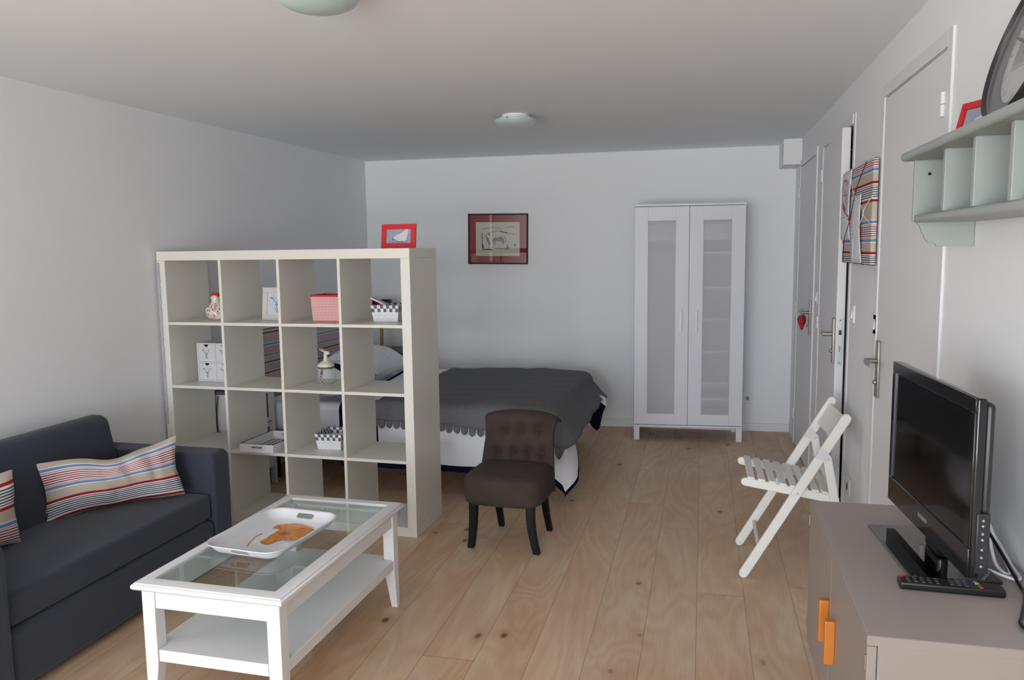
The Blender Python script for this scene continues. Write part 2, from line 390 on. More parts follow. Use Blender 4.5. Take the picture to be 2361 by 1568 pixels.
# baseboards
def skirt(name, b): return struct(BX(name, b, TRIM, bevel=.003))
for nm, x0, x1 in (('baseboard_back', -2.83, XR-.002),):
    struct(MB().prism([(x0, ywall(x0)-.014), (x1, ywall(x1)-.014), (x1, ywall(x1)+.002), (x0, ywall(x0)+.002)], 2, 0, .066).obj(nm, TRIM, bevel=.003))
struct(MB().prism([(xwall(YF), YF), (xwall(6.44), 6.44), (xwall(6.44)+.012, 6.44), (xwall(YF)+.012, YF)], 2, 0, .066).obj('baseboard_left', TRIM, bevel=.003))
sk = MB()
for a, b in ((YF, D1[0]-.05), (D1[1]+.05, D2[0]-.05)): sk.box(XR-.012, XR+.001, a, b, 0, .066)
struct(sk.obj('baseboard_right', TRIM, bevel=.003))
# boxed-in duct in the far right corner
struct(BX('trim_1', (.559, XR+.001, 6.172, 6.53, 2.063, H+.01), WALL, bevel=.002))

# ---------------------------------------------------------------- doors
def lever(parent, px, y, z, sgn, xo):
    """backplate, lever and thumb turn; sgn = +1 if the lever points to +Y. xo = plane of the door face"""
    pl = BX('handle_plate', (xo-.012, xo, y-.024, y+.024, z-.145, z+.08), STEEL, parent, bevel=.0035, seg=2)
    b = MB(); b.tube([(xo-.002, y, z), (xo-.055, y, z)], .0105, seg=14)
    b.tube([(xo-.047, y-.0*sgn, z), (xo-.05, y+.02*sgn, z-.003), (xo-.05, y+.125*sgn, z-.003)], .0105, seg=14)
    b.obj('lever', STEEL, pl)
    MB().sphere((xo-.013, y, z-.085), .010).obj('thumb_turn', STEEL, pl)
def hinge(parent, y, z, xo, L=.07):
    b = MB(); b.tube([(xo-.008, y, z), (xo-.008, y, z+L/2-.001)], .0075, seg=12); b.tube([(xo-.008, y, z+L/2+.001), (xo-.008, y, z+L)], .0075, seg=12)
    b.obj('hinge', TRIM, parent)
CW, CP = .05, .009                              # casing width and projection
def casing(parent, a, b):
    m = MB(); m.box(XR-CP, XR, a-CW, a, 0, DT+CW); m.box(XR-CP, XR, b, b+CW, 0, DT+CW); m.box(XR-CP, XR, a, b, DT+.004, DT+CW)
    m.obj('door_frame', TRIM, parent, bevel=.002)
d1 = struct(BX('door_1', (XR-.004, XR+.036, D1[0]+.003, D1[1]-.003, .008, DT-.003), DOORW, bevel=.0015))
casing(d1, *D1); lever(d1, 0, 3.345, 1.02, -1, XR-.004)
for z in (1.845, 1.0, .2): hinge(d1, D1[0]+.006, z, XR-.004)
d3 = struct(BX('door_3', (XR-.004, XR+.036, D3[0]+.003, D3[1]-.003, .008, DT-.003), DOORW, bevel=.0015))
casing(d3, *D3); lever(d3, 0, 5.415, 1.045, 1, XR-.004)
for z in (1.82, .99, .2): hinge(d3, D3[1]-.006, z, XR-.004)
# door 2 stands ajar, hinged on its far side
d2 = struct(MB().box(-.04, 0, -.880, 0, .008, DT-.003).obj('door_2', DOORW, bevel=.0015))
d2.location = (XR+.036, D2[1]-.004, 0); d2.rotation_euler = (0, 0, math.radians(-2.6))
lever(d2, 0, -.835, 1.035, 1, -.04)
for z in (1.845, .985, .2): hinge(d2, -.012, z, -.04)
lp = BX('lock_plate', (-.031, -.009, -.8825, -.8795, .885, 1.125), mat('plate_grey', (196, 199, 206), .35, .3), d2, bevel=.001)
BX('latch', (-.026, -.014, -.8885, -.882, 1.036, 1.06), mat('dark_metal', (60, 55, 48), .4, .6), lp, bevel=.001)
BX('bolt_slot', (-.023, -.017, -.8832, -.882, .95, .98), mat('bolt_brass', (126, 134, 96), .4, .3), lp, bevel=0)
sc_ = MB()
for z in (.897, 1.108): sc_.sphere((-.02, -.8825, z), .004, seg=10, ring=6)
sc_.obj('screw', STEEL, lp)
f2 = MB(); a, b = D2
f2.box(XR-.005, XR, a-.04, a, 0, DT+CW); f2.box(XR-CP, XR, b, b+CW, 0, DT+CW); f2.box(XR-CP, XR, a, b, DT+.004, DT+CW)
f2.box(XR, XR+.12, a-.001, a+.002, 0, DT); struct(f2.obj('trim_2', TRIM, bevel=.002))

# switches and sockets ------------------------------------------------
def switch(y, z, label, group=None):
    t = thing('light_switch', label, 'light switch', (XR, y, z), 0)
    BX('switch_plate', (-.009, 0, -.041, .041, -.041, .041), PLASTICW, t, bevel=.003)
    MB().prism([(-.009, -.022), (-.009, .022), (-.018, -.018)], 1, -.022, .022).obj('rocker', PLASTICW, t, bevel=.001)
switch(3.445, 1.156, 'white rocker light switch between the near closed door and the striped memo board')
switch(3.945, 1.158, 'white rocker light switch beside the edge of the door standing ajar')
switch(5.165, 1.158, 'white rocker light switch on the narrow wall right of the red heart door')
def socket(loc, rz, label):
    t = thing('wall_socket', label, 'wall socket', loc, rz)
    BX('socket_plate', (-.04, .04, -.009, 0, -.04, .04), PLASTICW, t, bevel=.003)
    MB().lathe([(.021, -.0105), (.021, -.0085), (.018, -.0085), (.018, -.0105)], (0, 0, 0), 24, ax=1).obj('socket_rim', TRIM, t)
    b = MB()
    for q in (-.0085, .0085): b.lathe([(.0026, -.0112), (.0026, -.008)], (q, 0, -.002), 10, ax=1)
    b.lathe([(.0026, -.0112), (.0026, -.008)], (0, 0, .008), 10, ax=1)
    b.obj('pin_hole', HOLESHADE, t)  # dark pegs, shade of the holes put into their colour
socket((.362, ywall(.36), .268), 0.02, 'white wall socket low on the back wall right of the wardrobe')
socket((XR, 3.90, .345), PI/2*-1+PI, 'white wall socket low on the right wall behind the folding chair')
bpy.data.objects['wall_socket.001'].rotation_euler = (0, 0, -PI/2)

# ---------------------------------------------------------------- ceiling lamps
def ceiling_lamp(x, y, label):
    t = thing('ceiling_lamp', label, 'ceiling lamp', (x, y, H), 0, 'glass dome ceiling lamps')
    MB().lathe([(.078, 0), (.078, -.010), (.090, -.012), (.092, -.026), (.05, -.028)], seg=48).obj('lamp_base', PLASTICW, t)
    R = .122; pr = [(R*.985, -.026), (R, -.029)]
    for i in range(1, 13):
        a = PI/2*i/12; pr.append((max(R*math.cos(a), 1e-4), -.029-.046*math.sin(a)))
    MB().lathe(pr, seg=48).obj('glass_dome', LAMPGLASS, t)
    for k in range(3):
        a = .35+k*2*PI/3; MB().sphere((math.cos(a)*.121, math.sin(a)*.121, -.03), .005, seg=8, ring=6).obj('clip', STEEL, t)
ceiling_lamp(-1.060, 4.55, 'small round glass ceiling lamp over the middle of the floor near the bed')
ceiling_lamp(-1.100, 2.20, 'nearer round glass ceiling lamp cut off by the top edge of the picture')

# ---------------------------------------------------------------- framed drawing on the back wall
def strokes(b, segs, y, m, wd=.004):            # ribbons in the XZ plane
    for pts, w_ in segs:
        for i in range(len(pts)-1):
            p, q = Vector(pts[i]), Vector(pts[i+1]); d = (q-p)
            if d.length < 1e-6: continue
            nn = Vector((-d.y, d.x)).normalized()*w_/2; e = d.normalized()*w_*.3
            c = [p-nn-e, q-nn+e, q+nn+e, p+nn-e]
            b.face([b.bm.verts.new((k.x, y, k.y)) for k in c], m)
def blob(b, pts, y, m):
    b.face([b.bm.verts.new((p[0], y, p[1])) for p in pts], m)
xc = -1.674; pf = thing('framed_drawing', 'black framed ink drawing with wide red mat hung on the back wall', 'picture', (xc, ywall(xc)-.001, 1.5655), 0, rot=(0, math.radians(.9), .02))
PWH, PHH = .257, .21
m = MB(); fw = .011
m.box(-PWH, PWH, -.018, 0, PHH-fw, PHH); m.box(-PWH, PWH, -.018, 0, -PHH, -PHH+fw); m.box(-PWH, -PWH+fw, -.018, 0, -PHH+fw, PHH-fw); m.box(PWH-fw, PWH, -.018, 0, -PHH+fw, PHH-fw)
m.obj('frame', BLACKWOOD, pf, bevel=.002)
MB().box(-PWH+fw, PWH-fw, -.010, -.002, -PHH+fw, PHH-fw).obj('mat_board', mat('burgundy_mat', (132, 32, 38), .8), pf, smooth=False)
pp = MB().box(-.19, .187, -.0112, -.0101, -.142, .14).obj('drawing_sheet', mat('cream_paper', (196, 192, 176), .9), pf, smooth=False)
GI = mat('grey_wash', (128, 132, 134), .9); KI = mat('black_ink', (48, 44, 36), .9)
def wash_(pts, y, m):
    a = MB(); blob(a, pts, y, m); a.obj('wash', m, pp, smooth=False)
Y_ = -.0118
wash_([(-.04, .0), (-.03, .01), (.0, .012), (.03, .02), (.05, .005), (.055, -.03), (.045, -.045), (.03, -.02), (.0, -.018), (-.02, -.012), (-.04, -.035), (-.045, -.02)], Y_, GI)
wash_([(-.105, .02), (-.095, .03), (-.085, .01), (-.07, -.02), (-.06, -.045), (-.075, -.05), (-.09, -.02), (-.1, 0)], Y_, GI)
wash_([(.07, -.085), (.1, -.085), (.095, -.065), (.085, -.06), (.09, -.05), (.083, -.042), (.075, -.05), (.078, -.06)], Y_, GI)
wash_([(.138, -.06), (.158, -.06), (.158, -.04), (.138, -.04)], Y_, GI)
for st_ in [([(-.13, .0), (-.12, .02), (-.09, .045), (-.05, .06), (0, .065), (.03, .06), (.08, .048), (.14, .042)], .003), ([(.02, .062), (.05, .056), (.08, .05)], .007),
            ([(-.135, .05), (-.137, .01), (-.134, -.03), (-.132, -.08)], .006), ([(-.132, -.05), (-.128, -.075)], .015), ([(-.13, -.09), (-.1, -.086), (-.05, -.09)], .007),
            ([(-.02, -.078), (.02, -.08), (.06, -.078), (.075, -.088)], .004), ([(-.08, .05), (-.07, .03)], .008), ([(-.1, .0), (-.08, -.04), (-.07, -.085)], .003),
            ([(-.13, .085), (-.06, .095), (0, .09), (.03, .088)], .003), ([(.08, .095), (.09, .1), (.1, .095), (.11, .104), (.12, .1), (.14, .1)], .003), ([(-.02, -.015), (-.03, -.05)], .003), ([(.055, .02), (.07, .0), (.065, -.03)], .003)]:
    a = MB(); strokes(a, [st_], Y_, KI); a.obj('ink_line', KI, pp, smooth=False)
MB().box(-PWH+fw, PWH-fw, -.0148, -.0142, -PHH+fw, PHH-fw).obj('glass', PANE, pf, smooth=False)

# ================================================================ WARDROBE
wd = thing('wardrobe', 'tall white two-door wardrobe with frosted glass panels against the back wall', 'wardrobe', (-.5027, 6.049, 0), .0801)
WW, WDp, WH_ = .81, .39, 1.8
BX('top_panel', (-.003, WW+.003, -.004, WDp, 1.782, 1.8), WARD, wd)
BX('bottom_panel', (0, WW, 0, WDp, .104, .12), WARD, wd)
for x in (0, WW-.016): BX('side_panel', (x, x+.016, .019, WDp, .12, 1.782), WARD, wd)
BX('back_panel', (.016, WW-.016, WDp-.005, WDp, .12, 1.782), WARD, wd, bevel=0)
BX('divider', (.397, .413, .03, WDp-.005, .12, 1.53), WARD, wd, bevel=.001)
BX('hat_shelf', (.016, WW-.016, .0205, WDp-.005, 1.53, 1.548), WARD, wd, bevel=.001)
for z in (1.425, 1.165, .925, .68, .435, .315): BX('shelf', (.413, WW-.016, .0205, WDp-.005, z, z+.016), WARD, wd, bevel=.001)
MB().tube([(.016, .2, 1.47), (.397, .2, 1.47)], .01).obj('hanging_rail', STEEL, wd)
for x in (0, WW-.043):
    for y in (.004, WDp-.05): BX('leg', (x, x+.043, y, y+.043, 0, .104), WARD, wd, bevel=.002)
def wdoor(x0, x1, gx0, gx1, hx, hz):
    z0, z1, g0, g1 = .124, 1.779, .208, 1.675
    m = MB(); m.box(x0, gx0, 0, .018, z0, z1); m.box(gx1, x1, 0, .018, z0, z1); m.box(gx0, gx1, .0008, .018, z0, g0); m.box(gx0, gx1, .0008, .018, g1, z1)
    d = m.obj('door', WARD, wd, bevel=.001)
    MB().box(gx0-.004, gx1+.004, .008, .012, g0-.004, g1+.004).obj('glass_panel', FROST, d, smooth=False)
    h = MB(); h.box(hx-.012, hx+.012, -.022, -.016, hz-.082, hz+.082); h.box(hx-.006, hx+.006, -.018, .002, hz-.07, hz-.055); h.box(hx-.006, hx+.006, -.018, .002, hz+.055, hz+.07)
    h.obj('handle', PLASTICW, d, bevel=.002)
wdoor(.002, .4025, .1, .304, .342, .922)
wdoor(.4055, WW-.002, .506, .71, .458, .925)
def folded(name, label, x0, x1, z, n, loc_rz):
    t = thing(name, label, 'bedding', (0, 0, 0)); t.matrix_world = Matrix.Translation((-.5027, 6.049, 0)) @ Matrix.Rotation(.0801, 4, 'Z')
    for i in range(n):
        h = .034
        BX('fold', (x0+.004*i, x1-.005*i, .06, .33, z+i*(h+.001), z+i*(h+.001)+h), SHEET, t, bevel=.014, seg=4)
folded('folded_duvet', 'white folded duvet on the top shelf behind the left wardrobe glass', .05, .36, 1.549, 3, 0)
folded('folded_blanket', 'white folded blanket on the top shelf behind the right wardrobe glass', .44, .76, 1.549, 3, 0)

# ================================================================ SHELF UNIT (room divider)
EX, EY, EA = -1.4185, 3.7224, -.0353
SW, ST, SI, DEP = 1.49, .05, .016, .368
CELL = (SW-2*ST-3*SI)/4
su = thing('shelving_unit', 'large cream four by four open cube shelf dividing the room', 'shelving unit', (EX, EY, 0), EA)
BX('top_panel', (-SW, 0, 0, DEP, SW-ST, SW), CREAM, su, bevel=.0015)
BX('bottom_panel', (-SW, 0, 0, DEP, 0, ST), CREAM, su, bevel=.0015)
for x in (-SW, -ST): BX('side_panel', (x, x+ST, .0005, DEP-.0005, ST, SW-ST), CREAM, su, bevel=.0015)
XS = [-SW+ST+CELL+k*(CELL+SI) for k in range(3)]
for x in XS: BX('divider', (x, x+SI, .001, DEP-.001, ST, SW-ST), CREAM, su, bevel=.001)
ZS = [ST+CELL+k*(CELL+SI) for k in range(3)]
for k in range(4):
    x0 = -SW+ST+k*(CELL+SI)
    for z in ZS: BX('shelf', (x0, x0+CELL, .002, DEP-.002, z, z+SI), CREAM, su, bevel=.001)
es = MB(); random.seed(3)
zz = .53; pr_ = []
while zz < 1.438:
    pr_.append((zz, random.uniform(-.002, .002))); zz += .012
rings_ = [[Vector((-SW-.001, -.0035, z)), Vector((-SW+.016+dx, -.0035, z)), Vector((-SW+.016+dx, .0, z)), Vector((-SW-.001, .0, z))] for z, dx in pr_]
es.rings(rings_); e_ = es.obj('edge_strip', SILVER, su); e_['label'] = 'crinkled silver patterned strip along the left edge'
S = Matrix.Translation((EX, EY, 0)) @ Matrix.Rotation(EA, 4, 'Z')
def onshelf(x, y):                               # world -> keep world, helper for readability
    return x, y
T1, T2, T3 = ZS[2]+SI, ZS[1]+SI, ZS[0]+SI        # walking surfaces of the three inner levels

# red photo frame on top -------------------------------------------------
def photo_frame(loc, rz, lean, w_, h_, b_, col, label, name='photo_frame', art=None, depth=.012):
    t = thing(name, label, 'photo frame', loc, 0, rot=(0, 0, rz))
    fr_ = MB(); hw = w_/2
    L = Matrix.Rotation(lean, 4, 'X')            # leans back (towards +y at the top)
    fr_.box(-hw, hw, 0, depth, 0, b_, xf=L); fr_.box(-hw, hw, 0, depth, h_-b_, h_, xf=L); fr_.box(-hw, -hw+b_, 0, depth, b_, h_-b_, xf=L); fr_.box(hw-b_, hw, 0, depth, b_, h_-b_, xf=L)
    fr_.obj('frame', col, t, bevel=.0015)
    st = MB(); top = L @ Vector((0, depth, h_*.6)); ft = Vector((0, top.y+h_*.33, 0))
    st.rings([[Vector((-.018, top.y, top.z)), Vector((.018, top.y, top.z)), Vector((.018, top.y+.003, top.z)), Vector((-.018, top.y+.003, top.z))],
              [Vector((-.018, ft.y, 0)), Vector((.018, ft.y, 0)), Vector((.018, ft.y+.003, 0)), Vector((-.018, ft.y+.003, 0))]])
    st.obj('easel_back', BLACKP, t)
    a_ = MB(); a_.box(-hw+b_-.001, hw-b_+.001, .005, depth-.002, b_-.001, h_-b_+.001)
    pic = a_.obj('picture', art[0], t, smooth=False); pic.rotation_euler = (lean, 0, 0)
    if len(art) > 1:
        for nm, mm, polys, sts in art[1:]:
            q = MB()
            for p_ in polys: blob(q, [(hw_x*(w_-2*b_)/2, b_+(hz+1)/2*(h_-2*b_)) for hw_x, hz in p_], .0042, mm)
            strokes(q, [([(x_*(w_-2*b_)/2, b_+(z_+1)/2*(h_-2*b_)) for x_, z_ in s_], ww) for s_, ww in sts], .0040, mm)
            q.obj(nm, mm, pic, smooth=False)
    return t
SKYB = mat('photo_bluegrey', (150, 154, 170), .6, var=(60, .12))
HENW = mat('photo_hen_white', (206, 203, 208), .6, var=(120, .08)); HENR = mat('photo_hen_red', (150, 40, 60), .6); HENG = mat('photo_grass', (120, 122, 128), .6)
hen = [(-.42, -.45), (-.38, -.1), (-.15, .2), (.2, .45), (.55, .95), (.72, 1.0), (.78, .6), (.68, 0), (.62, -.55), (.45, -.75), (.3, -.6), (.1, -.75), (-.1, -.6), (-.3, -.55)]
hen_art = [SKYB, ('hen', HENW, [hen], []), ('comb', HENR, [[(-.52, -.35), (-.42, -.3), (-.42, -.6), (-.5, -.55)], [(-.38, -.42), (-.28, -.4), (-.22, -.55), (-.36, -.55)]], []),
           ('grass_stroke', HENG, [], [([(-.8, -.75), (-.4, -.9), (0, -.85), (.4, -.95)], .003), ([(-.2, -.7), (.2, -.8), (.6, -.8)], .003)])]
photo_frame((-1.548, 3.90, 1.4905), -.05, math.radians(-8), .194, .127, .027, RED, 'red photo frame with a white hen picture on top of the cube shelf', art=hen_art)

# ceramic rooster
rt = thing('ceramic_rooster', 'cream ceramic rooster with red leaf decoration in the top left cube', 'ornament', (-2.668, 3.945, T1+.001), -.15)
prof = [(.036, 0), (.047, .004), (.060, .022), (.064, .042), (.058, .06), (.042, .078), (.028, .092), (.022, .104), (.021, .115), (.023, .124), (.018, .134), (.001, .139)]
b = MB(); b.lathe(prof, (0, 0, 0), 40, ax=2)
for v in b.bm.verts:
    z = v.co.z; v.co.x = v.co.x*1.06 - .006*max(0, (z-.08)/.06)+.012*max(0, 1-z/.07)
rbody = b.obj('body', PORC, rt, ang=80)
b = MB()
pts = [(-.026, .126), (-.030, .143), (-.020, .149), (-.010, .146), (.000, .152), (.010, .147), (.022, .151), (.027, .140), (.018, .129), (-.008, .124)]
b.prism(pts, 1, -.008, .008); b.obj('comb', RED, rt, bevel=.002)
b = MB(); b.sphere((-.036, 0, .105), .010, sc=(1, 1, 1.9), seg=12, ring=8)
for v in b.bm.verts: v.co.x = -.036+(v.co.x+.036)*.8-(v.co.z-.2)*0; v.co.z = .092+(v.co.z-.2)*.9 if False else v.co.z
b = MB(); b.sphere((0, 0, 0), .009, sc=(.8, .9, 2.0), seg=12, ring=8); b.obj('wattle', RED, rt, loc=(-.031, -.002, .098), rot=(0, .15, 0))
b = MB(); b.lathe([(.006, 0), (.0045, -.007), (.001, -.014)], (0, 0, 0), 10); b.obj('beak', PORC, rt, loc=(-.029, 0, .12), rot=(0, PI/2+.2, 0))
b = MB(); b.sphere((-.022, -.013, .126), .0028, seg=8, ring=6); b.obj('eye', BLACKP, rt)
# red leaf sprays painted on the body
b = MB(); random.seed(11)
def rooster_pt(ang, z, off=.0012):
    for i in range(len(prof)-1):
        if prof[i][1] <= z <= prof[i+1][1]:
            t_ = (z-prof[i][1])/max(1e-6, prof[i+1][1]-prof[i][1]); r = prof[i][0]+(prof[i+1][0]-prof[i][0])*t_; break
    r += off; x = r*math.cos(ang)*1.06 - .006*max(0, (z-.08)/.06)+.012*max(0, 1-z/.07); return Vector((x, r*math.sin(ang), z))
for (aa, z0) in ((-2.05, .045), (-1.45, .078), (-1.0, .085), (-2.55, .035), (-1.5, .012), (-2.3, .073), (-1.95, .08), (-1.6, .055), (-1.1, .06), (-1.75, .03), (-1.2, .028), (-.8, .04), (-2.9, .05), (-.5, .06), (2.6, .05), (1.6, .05), (.6, .05)):
    b = MB()
    for k in range(7):
        th = k*2*PI/7+random.random(); L_ = random.uniform(.009, .014)
        r0 = .055
        p1 = (aa+math.cos(th)*.002/r0, z0+math.sin(th)*.002); p2 = (aa+math.cos(th)*L_/r0, z0+math.sin(th)*L_)
        nn = (-math.sin(th)*.0020, math.cos(th)*.0020); md = ((p1[0]+p2[0])/2, (p1[1]+p2[1])/2)
        q = [p1, (md[0]+nn[0]/r0, md[1]+nn[1]), p2, (md[0]-nn[0]/r0, md[1]-nn[1])]
        q = [(x_, min(max(z_, .005), .13)) for x_, z_ in q]
        b.face([b.bm.verts.new(rooster_pt(*x_)) for x_ in q])
    b.obj('leaf_spray', mat('red_glaze', (176, 44, 48), .3), rbody, smooth=False)

# deer frame in second cube
DEER = [([(-.62, .62), (-.5, .45), (-.3, .2), (-.05, .02), (0, -.15)], .0022), ([(-.72, .55), (-.52, .48)], .003), ([(-.42, .75), (-.48, .45)], .0016), ([(-.25, .6), (-.3, .22)], .0016), ([(-.1, .3), (-.06, .05)], .0014),
        ([(.62, .62), (.5, .45), (.3, .2), (.05, .02), (0, -.15)], .0022), ([(.42, .75), (.48, .45)], .0016), ([(.25, .6), (.3, .22)], .0016),
        ([(-.25, -.05), (-.1, -.1), (0, -.05), (.1, -.1), (.25, -.05)], .003), ([(-.1, -.1), (-.08, -.35), (0, -.5), (.08, -.35), (.1, -.1)], .002), ([(-.12, -.3), (-.2, -.5), (-.1, -.7), (.05, -.78), (.2, -.6), (.14, -.35)], .002), ([(-.02, -.5), (-.05, -.65), (.08, -.62)], .002)]
photo_frame((-2.275, 3.915, T1+.001), -.03, math.radians(-7), .188, .182, .029, mat('limed_wood', (204, 198, 194), .7, var=(40, .08)),
            'whitewashed frame with a stag head print in the top row of the cube shelf', art=[mat('print_paper', (196, 204, 212), .6), ('stag_drawing', INK, [], DEER)])

# tapered box builder (open) ------------------------------------------------
def open_box(name, w0, d0, w1, d1, h, m, parent, cell, t_=.004, rimcol=None, rnd=.0):
    """open tapered container, perimeter uv in cells; base w0 x d0, rim w1 x d1"""
    b = MB(); n = 12
    def ring(w_, d_, z):
        return [Vector(p) for p in ((-w_/2, -d_/2, z), (w_/2, -d_/2, z), (w_/2, d_/2, z), (-w_/2, d_/2, z))]
    per = [0, w1, w1+d1, 2*w1+d1, 2*w1+2*d1]
    for side in range(4):
        for k in range(n):
            za, zb = h*k/n, h*(k+1)/n
            ra = ring(w0+(w1-w0)*k/n, d0+(d1-d0)*k/n, za); rb = ring(w0+(w1-w0)*(k+1)/n, d0+(d1-d0)*(k+1)/n, zb)
            j = (side+1) % 4
            u0, u1 = round(per[side]/cell), round(per[side+1]/cell)
            va, vb = (h-za)/cell, (h-zb)/cell
            b.face([b.bm.verts.new(p) for p in (ra[side], ra[j], rb[j], rb[side])], m, [(u0, va), (u1, va), (u1, vb), (u0, vb)])
    b.face([b.bm.verts.new(p) for p in ring(w0, d0, 0)], m, [(0, 9), (1, 9), (1, 10), (0, 10)])
    return b.obj(name, None, parent, weld=True, solid=t_, solid_off=-1, bevel=0)
# gingham fabric box
gb = thing('fabric_box', 'small red and white gingham fabric box in the third cube of the top row', 'storage box', (-1.936, 3.922, T1+.001), -.02)
open_box('box_body', .17, .15, .182, .162, .141, GINGHAM, gb, .0042)
r_ = MB()
for s_ in (1,):
    w_, d_ = .184/2, .164/2
    for (x0, x1, y0, y1) in ((-w_, w_, -d_, -d_+.006), (-w_, w_, d_-.006, d_), (-w_, -w_+.006, -d_+.006, d_-.006), (w_-.006, w_, -d_+.006, d_-.006)): r_.box(x0, x1, y0, y1, .134, .144)
r_.obj('red_rim', RED, gb, bevel=.001)
r_ = MB(); r_.box(-.0855, .0855, -.0755, .0755, .0005, .004); r_.obj('base_binding', RED, gb)
li = MB()
for (x0, x1, y0, y1) in ((-.082, .082, .072, .0745), (-.084, -.0815, -.072, .072), (.0815, .084, -.072, .072)): li.box(x0, x1, y0, y1, .01, .135)
li.obj('red_lining', RED, gb)
# baskets
def basket(loc, rz, label):
    t = thing('woven_basket', label, 'basket', loc, rz, 'black and white woven baskets on the shelf')
    open_box('basket_body', .134, .165, .156, .19, .088, BASKET, t, .0183)
    return t
basket((-1.628, 3.975, T1+.001), .03, 'woven white basket with checked rim in the top right cube, holding a notebook')
basket((-1.972, 3.955, T3+.001), .02, 'woven white basket with checked rim, empty, in the third row of cubes')
# pink notebook resting in the top basket
nb = thing('pink_notebook', 'pink and white notebook sticking out of the basket in the top right cube', 'notebook', (-1.640, 3.955, T1+.080), 0, rot=(0, math.radians(27), .25))
BX('cover', (-.095, .07, -.05, .05, 0, .003), mat('pink_card', (214, 84, 132), .5), nb, bevel=.001)
BX('pages', (-.094, .07, -.049, .049, .003, .008), PAPER, nb, bevel=.001)
BX('clip_edge', (-.005, .07, -.051, .051, .008, .011), mat('dark_clip', (70, 70, 76), .4), nb, bevel=.001)

# mini drawer chest
dc = thing('mini_drawer_chest', 'small white chest of four drawers with stag prints in the left cube', 'drawer chest', (-2.667, 3.905, T2+.001), -.0353)
CW_, CH_, CD_ = .235, .220, .13
DCW = mat('chest_white', (206, 206, 210), .6)
m_ = MB(); t_ = .008
m_.box(-CW_/2, CW_/2, 0, CD_, CH_-t_, CH_); m_.box(-CW_/2, CW_/2, 0, CD_, 0, t_); m_.box(-CW_/2, -CW_/2+t_, 0, CD_, t_, CH_-t_); m_.box(CW_/2-t_, CW_/2, 0, CD_, t_, CH_-t_)
m_.box(-t_/2, t_/2, 0, CD_, t_, CH_-t_); m_.box(-CW_/2+t_, CW_/2-t_, 0, CD_, CH_/2-t_/2, CH_/2+t_/2); m_.box(-CW_/2+t_, CW_/2-t_, CD_-.004, CD_, t_, CH_-t_)
m_.obj('body', DCW, dc, bevel=.001)
for ix in (0, 1):
    for iz in (0, 1):
        x0 = -CW_/2+t_+.001 if ix == 0 else t_/2+.001; x1 = x0+(CW_-3*t_)/2-.002
        z0 = t_+.001 if iz == 0 else CH_/2+t_/2+.001; z1 = z0+(CH_-3*t_)/2-.002
        xm = (x0+x1)/2
        # front with a half-round finger notch
        pl_ = [(x0, z0), (x1, z0), (x1, z1)]+[(xm+.014*math.cos(a_), z1-.014*math.sin(a_)) for a_ in [PI*k/10 for k in range(11)]]+[(x0, z1)]
        d_ = MB().prism(pl_, 1, .002, .008).obj('drawer', DCW, dc, smooth=False)
        MB().box(x0+.004, x1-.004, .010, .012, z0+.004, z1-.001).obj('drawer_shade', HOLESHADE, d_, smooth=False)  # dark sheet behind the notch, painted shade of the drawer inside
        q = MB(); s_w, s_h = (x1-x0)/2, (z1-z0)/2
        strokes(q, [([(xm+x_*s_w*.72, (z0+z1)/2-.004+z_*s_h*.78) for x_, z_ in s_], ww*.8) for s_, ww in DEER], .0014, INK); q.obj('stag_print', INK, d_, smooth=False)

# glass jar with deer lid
jr = thing('glass_jar', 'ribbed glass jar with white porcelain stag lid and beaded ribbon', 'jar', (-2.018, 3.965, T2+.001), 0)
b = MB(); seg = 72; rs = []
for (r, z) in [(.044, 0), (.05, .003), (.053, .012), (.054, .04), (.053, .07), (.048, .084), (.042, .09), (.043, .096)]:
    ring = []
    for j in range(seg):
        a_ = 2*PI*j/seg; rr = r*(1+(.018*math.cos(a_*24) if .005 < z < .085 else 0)); ring.append(Vector((rr*math.cos(a_), rr*math.sin(a_), z)))
    rs.append(ring)
b.rings(rs, cap=False); b.face([b.bm.verts.new((.044*math.cos(2*PI*j/24), .044*math.sin(2*PI*j/24), 0)) for j in range(24)])
b.obj('jar_body', JARGLASS, jr, ang=80)
MB().lathe([(.044, .094), (.047, .098), (.047, .101), (.044, .108), (.030, .118), (.018, .124), (.013, .132), (.010, .15), (.0105, .158), (.012, .163), (.001, .168)], seg=36).obj('lid', PORC, jr, ang=80)
b = MB(); b.sphere((0, 0, 0), .0125, sc=(1.5, .85, .8), seg=14, ring=10); b.obj('stag_head', PORC, jr, loc=(.008, 0, .170), rot=(0, .25, 0))
for sy in (-1, 1):
    b = MB(); b.tube([(-.006, sy*.006, .176), (-.018, sy*.011, .184), (-.032, sy*.013, .192)], .004, r2=.0015, seg=8); b.obj('ear', PORC, jr)
b = MB(); b.lathe([(.0435, .083), (.0455, .086), (.0455, .092), (.0435, .094)], seg=36, cap=False)
b.tube([(0, -.047, .086), (.004, -.056, .06), (-.002, -.0575, .035), (.002, -.0575, .004)], .004, seg=6); b.tube([(0, -.047, .086), (-.006, -.055, .06), (-.004, -.0575, .03)], .0035, seg=6)
b.obj('ribbon', mat('ribbon_taupe', (100, 92, 86), .7), jr)
b = MB()
for (x_, z_) in ((-.03, .083), (-.018, .080), (0, .078), (.018, .079), (.03, .084), (-.004, .055), (.006, .05), (0, .038), (.004, .028), (-.002, .018), (.002, .006)):
    y_ = -math.sqrt(max(0, .0565**2-x_*x_))-.004; y_ = -math.sqrt(max(0, .047**2-x_*x_))-.004 if z_ > .07 else y_
    b.sphere((x_, y_, z_), .0032, seg=8, ring=6)
b.obj('bead', mat('pearl', (236, 234, 230), .2), jr)

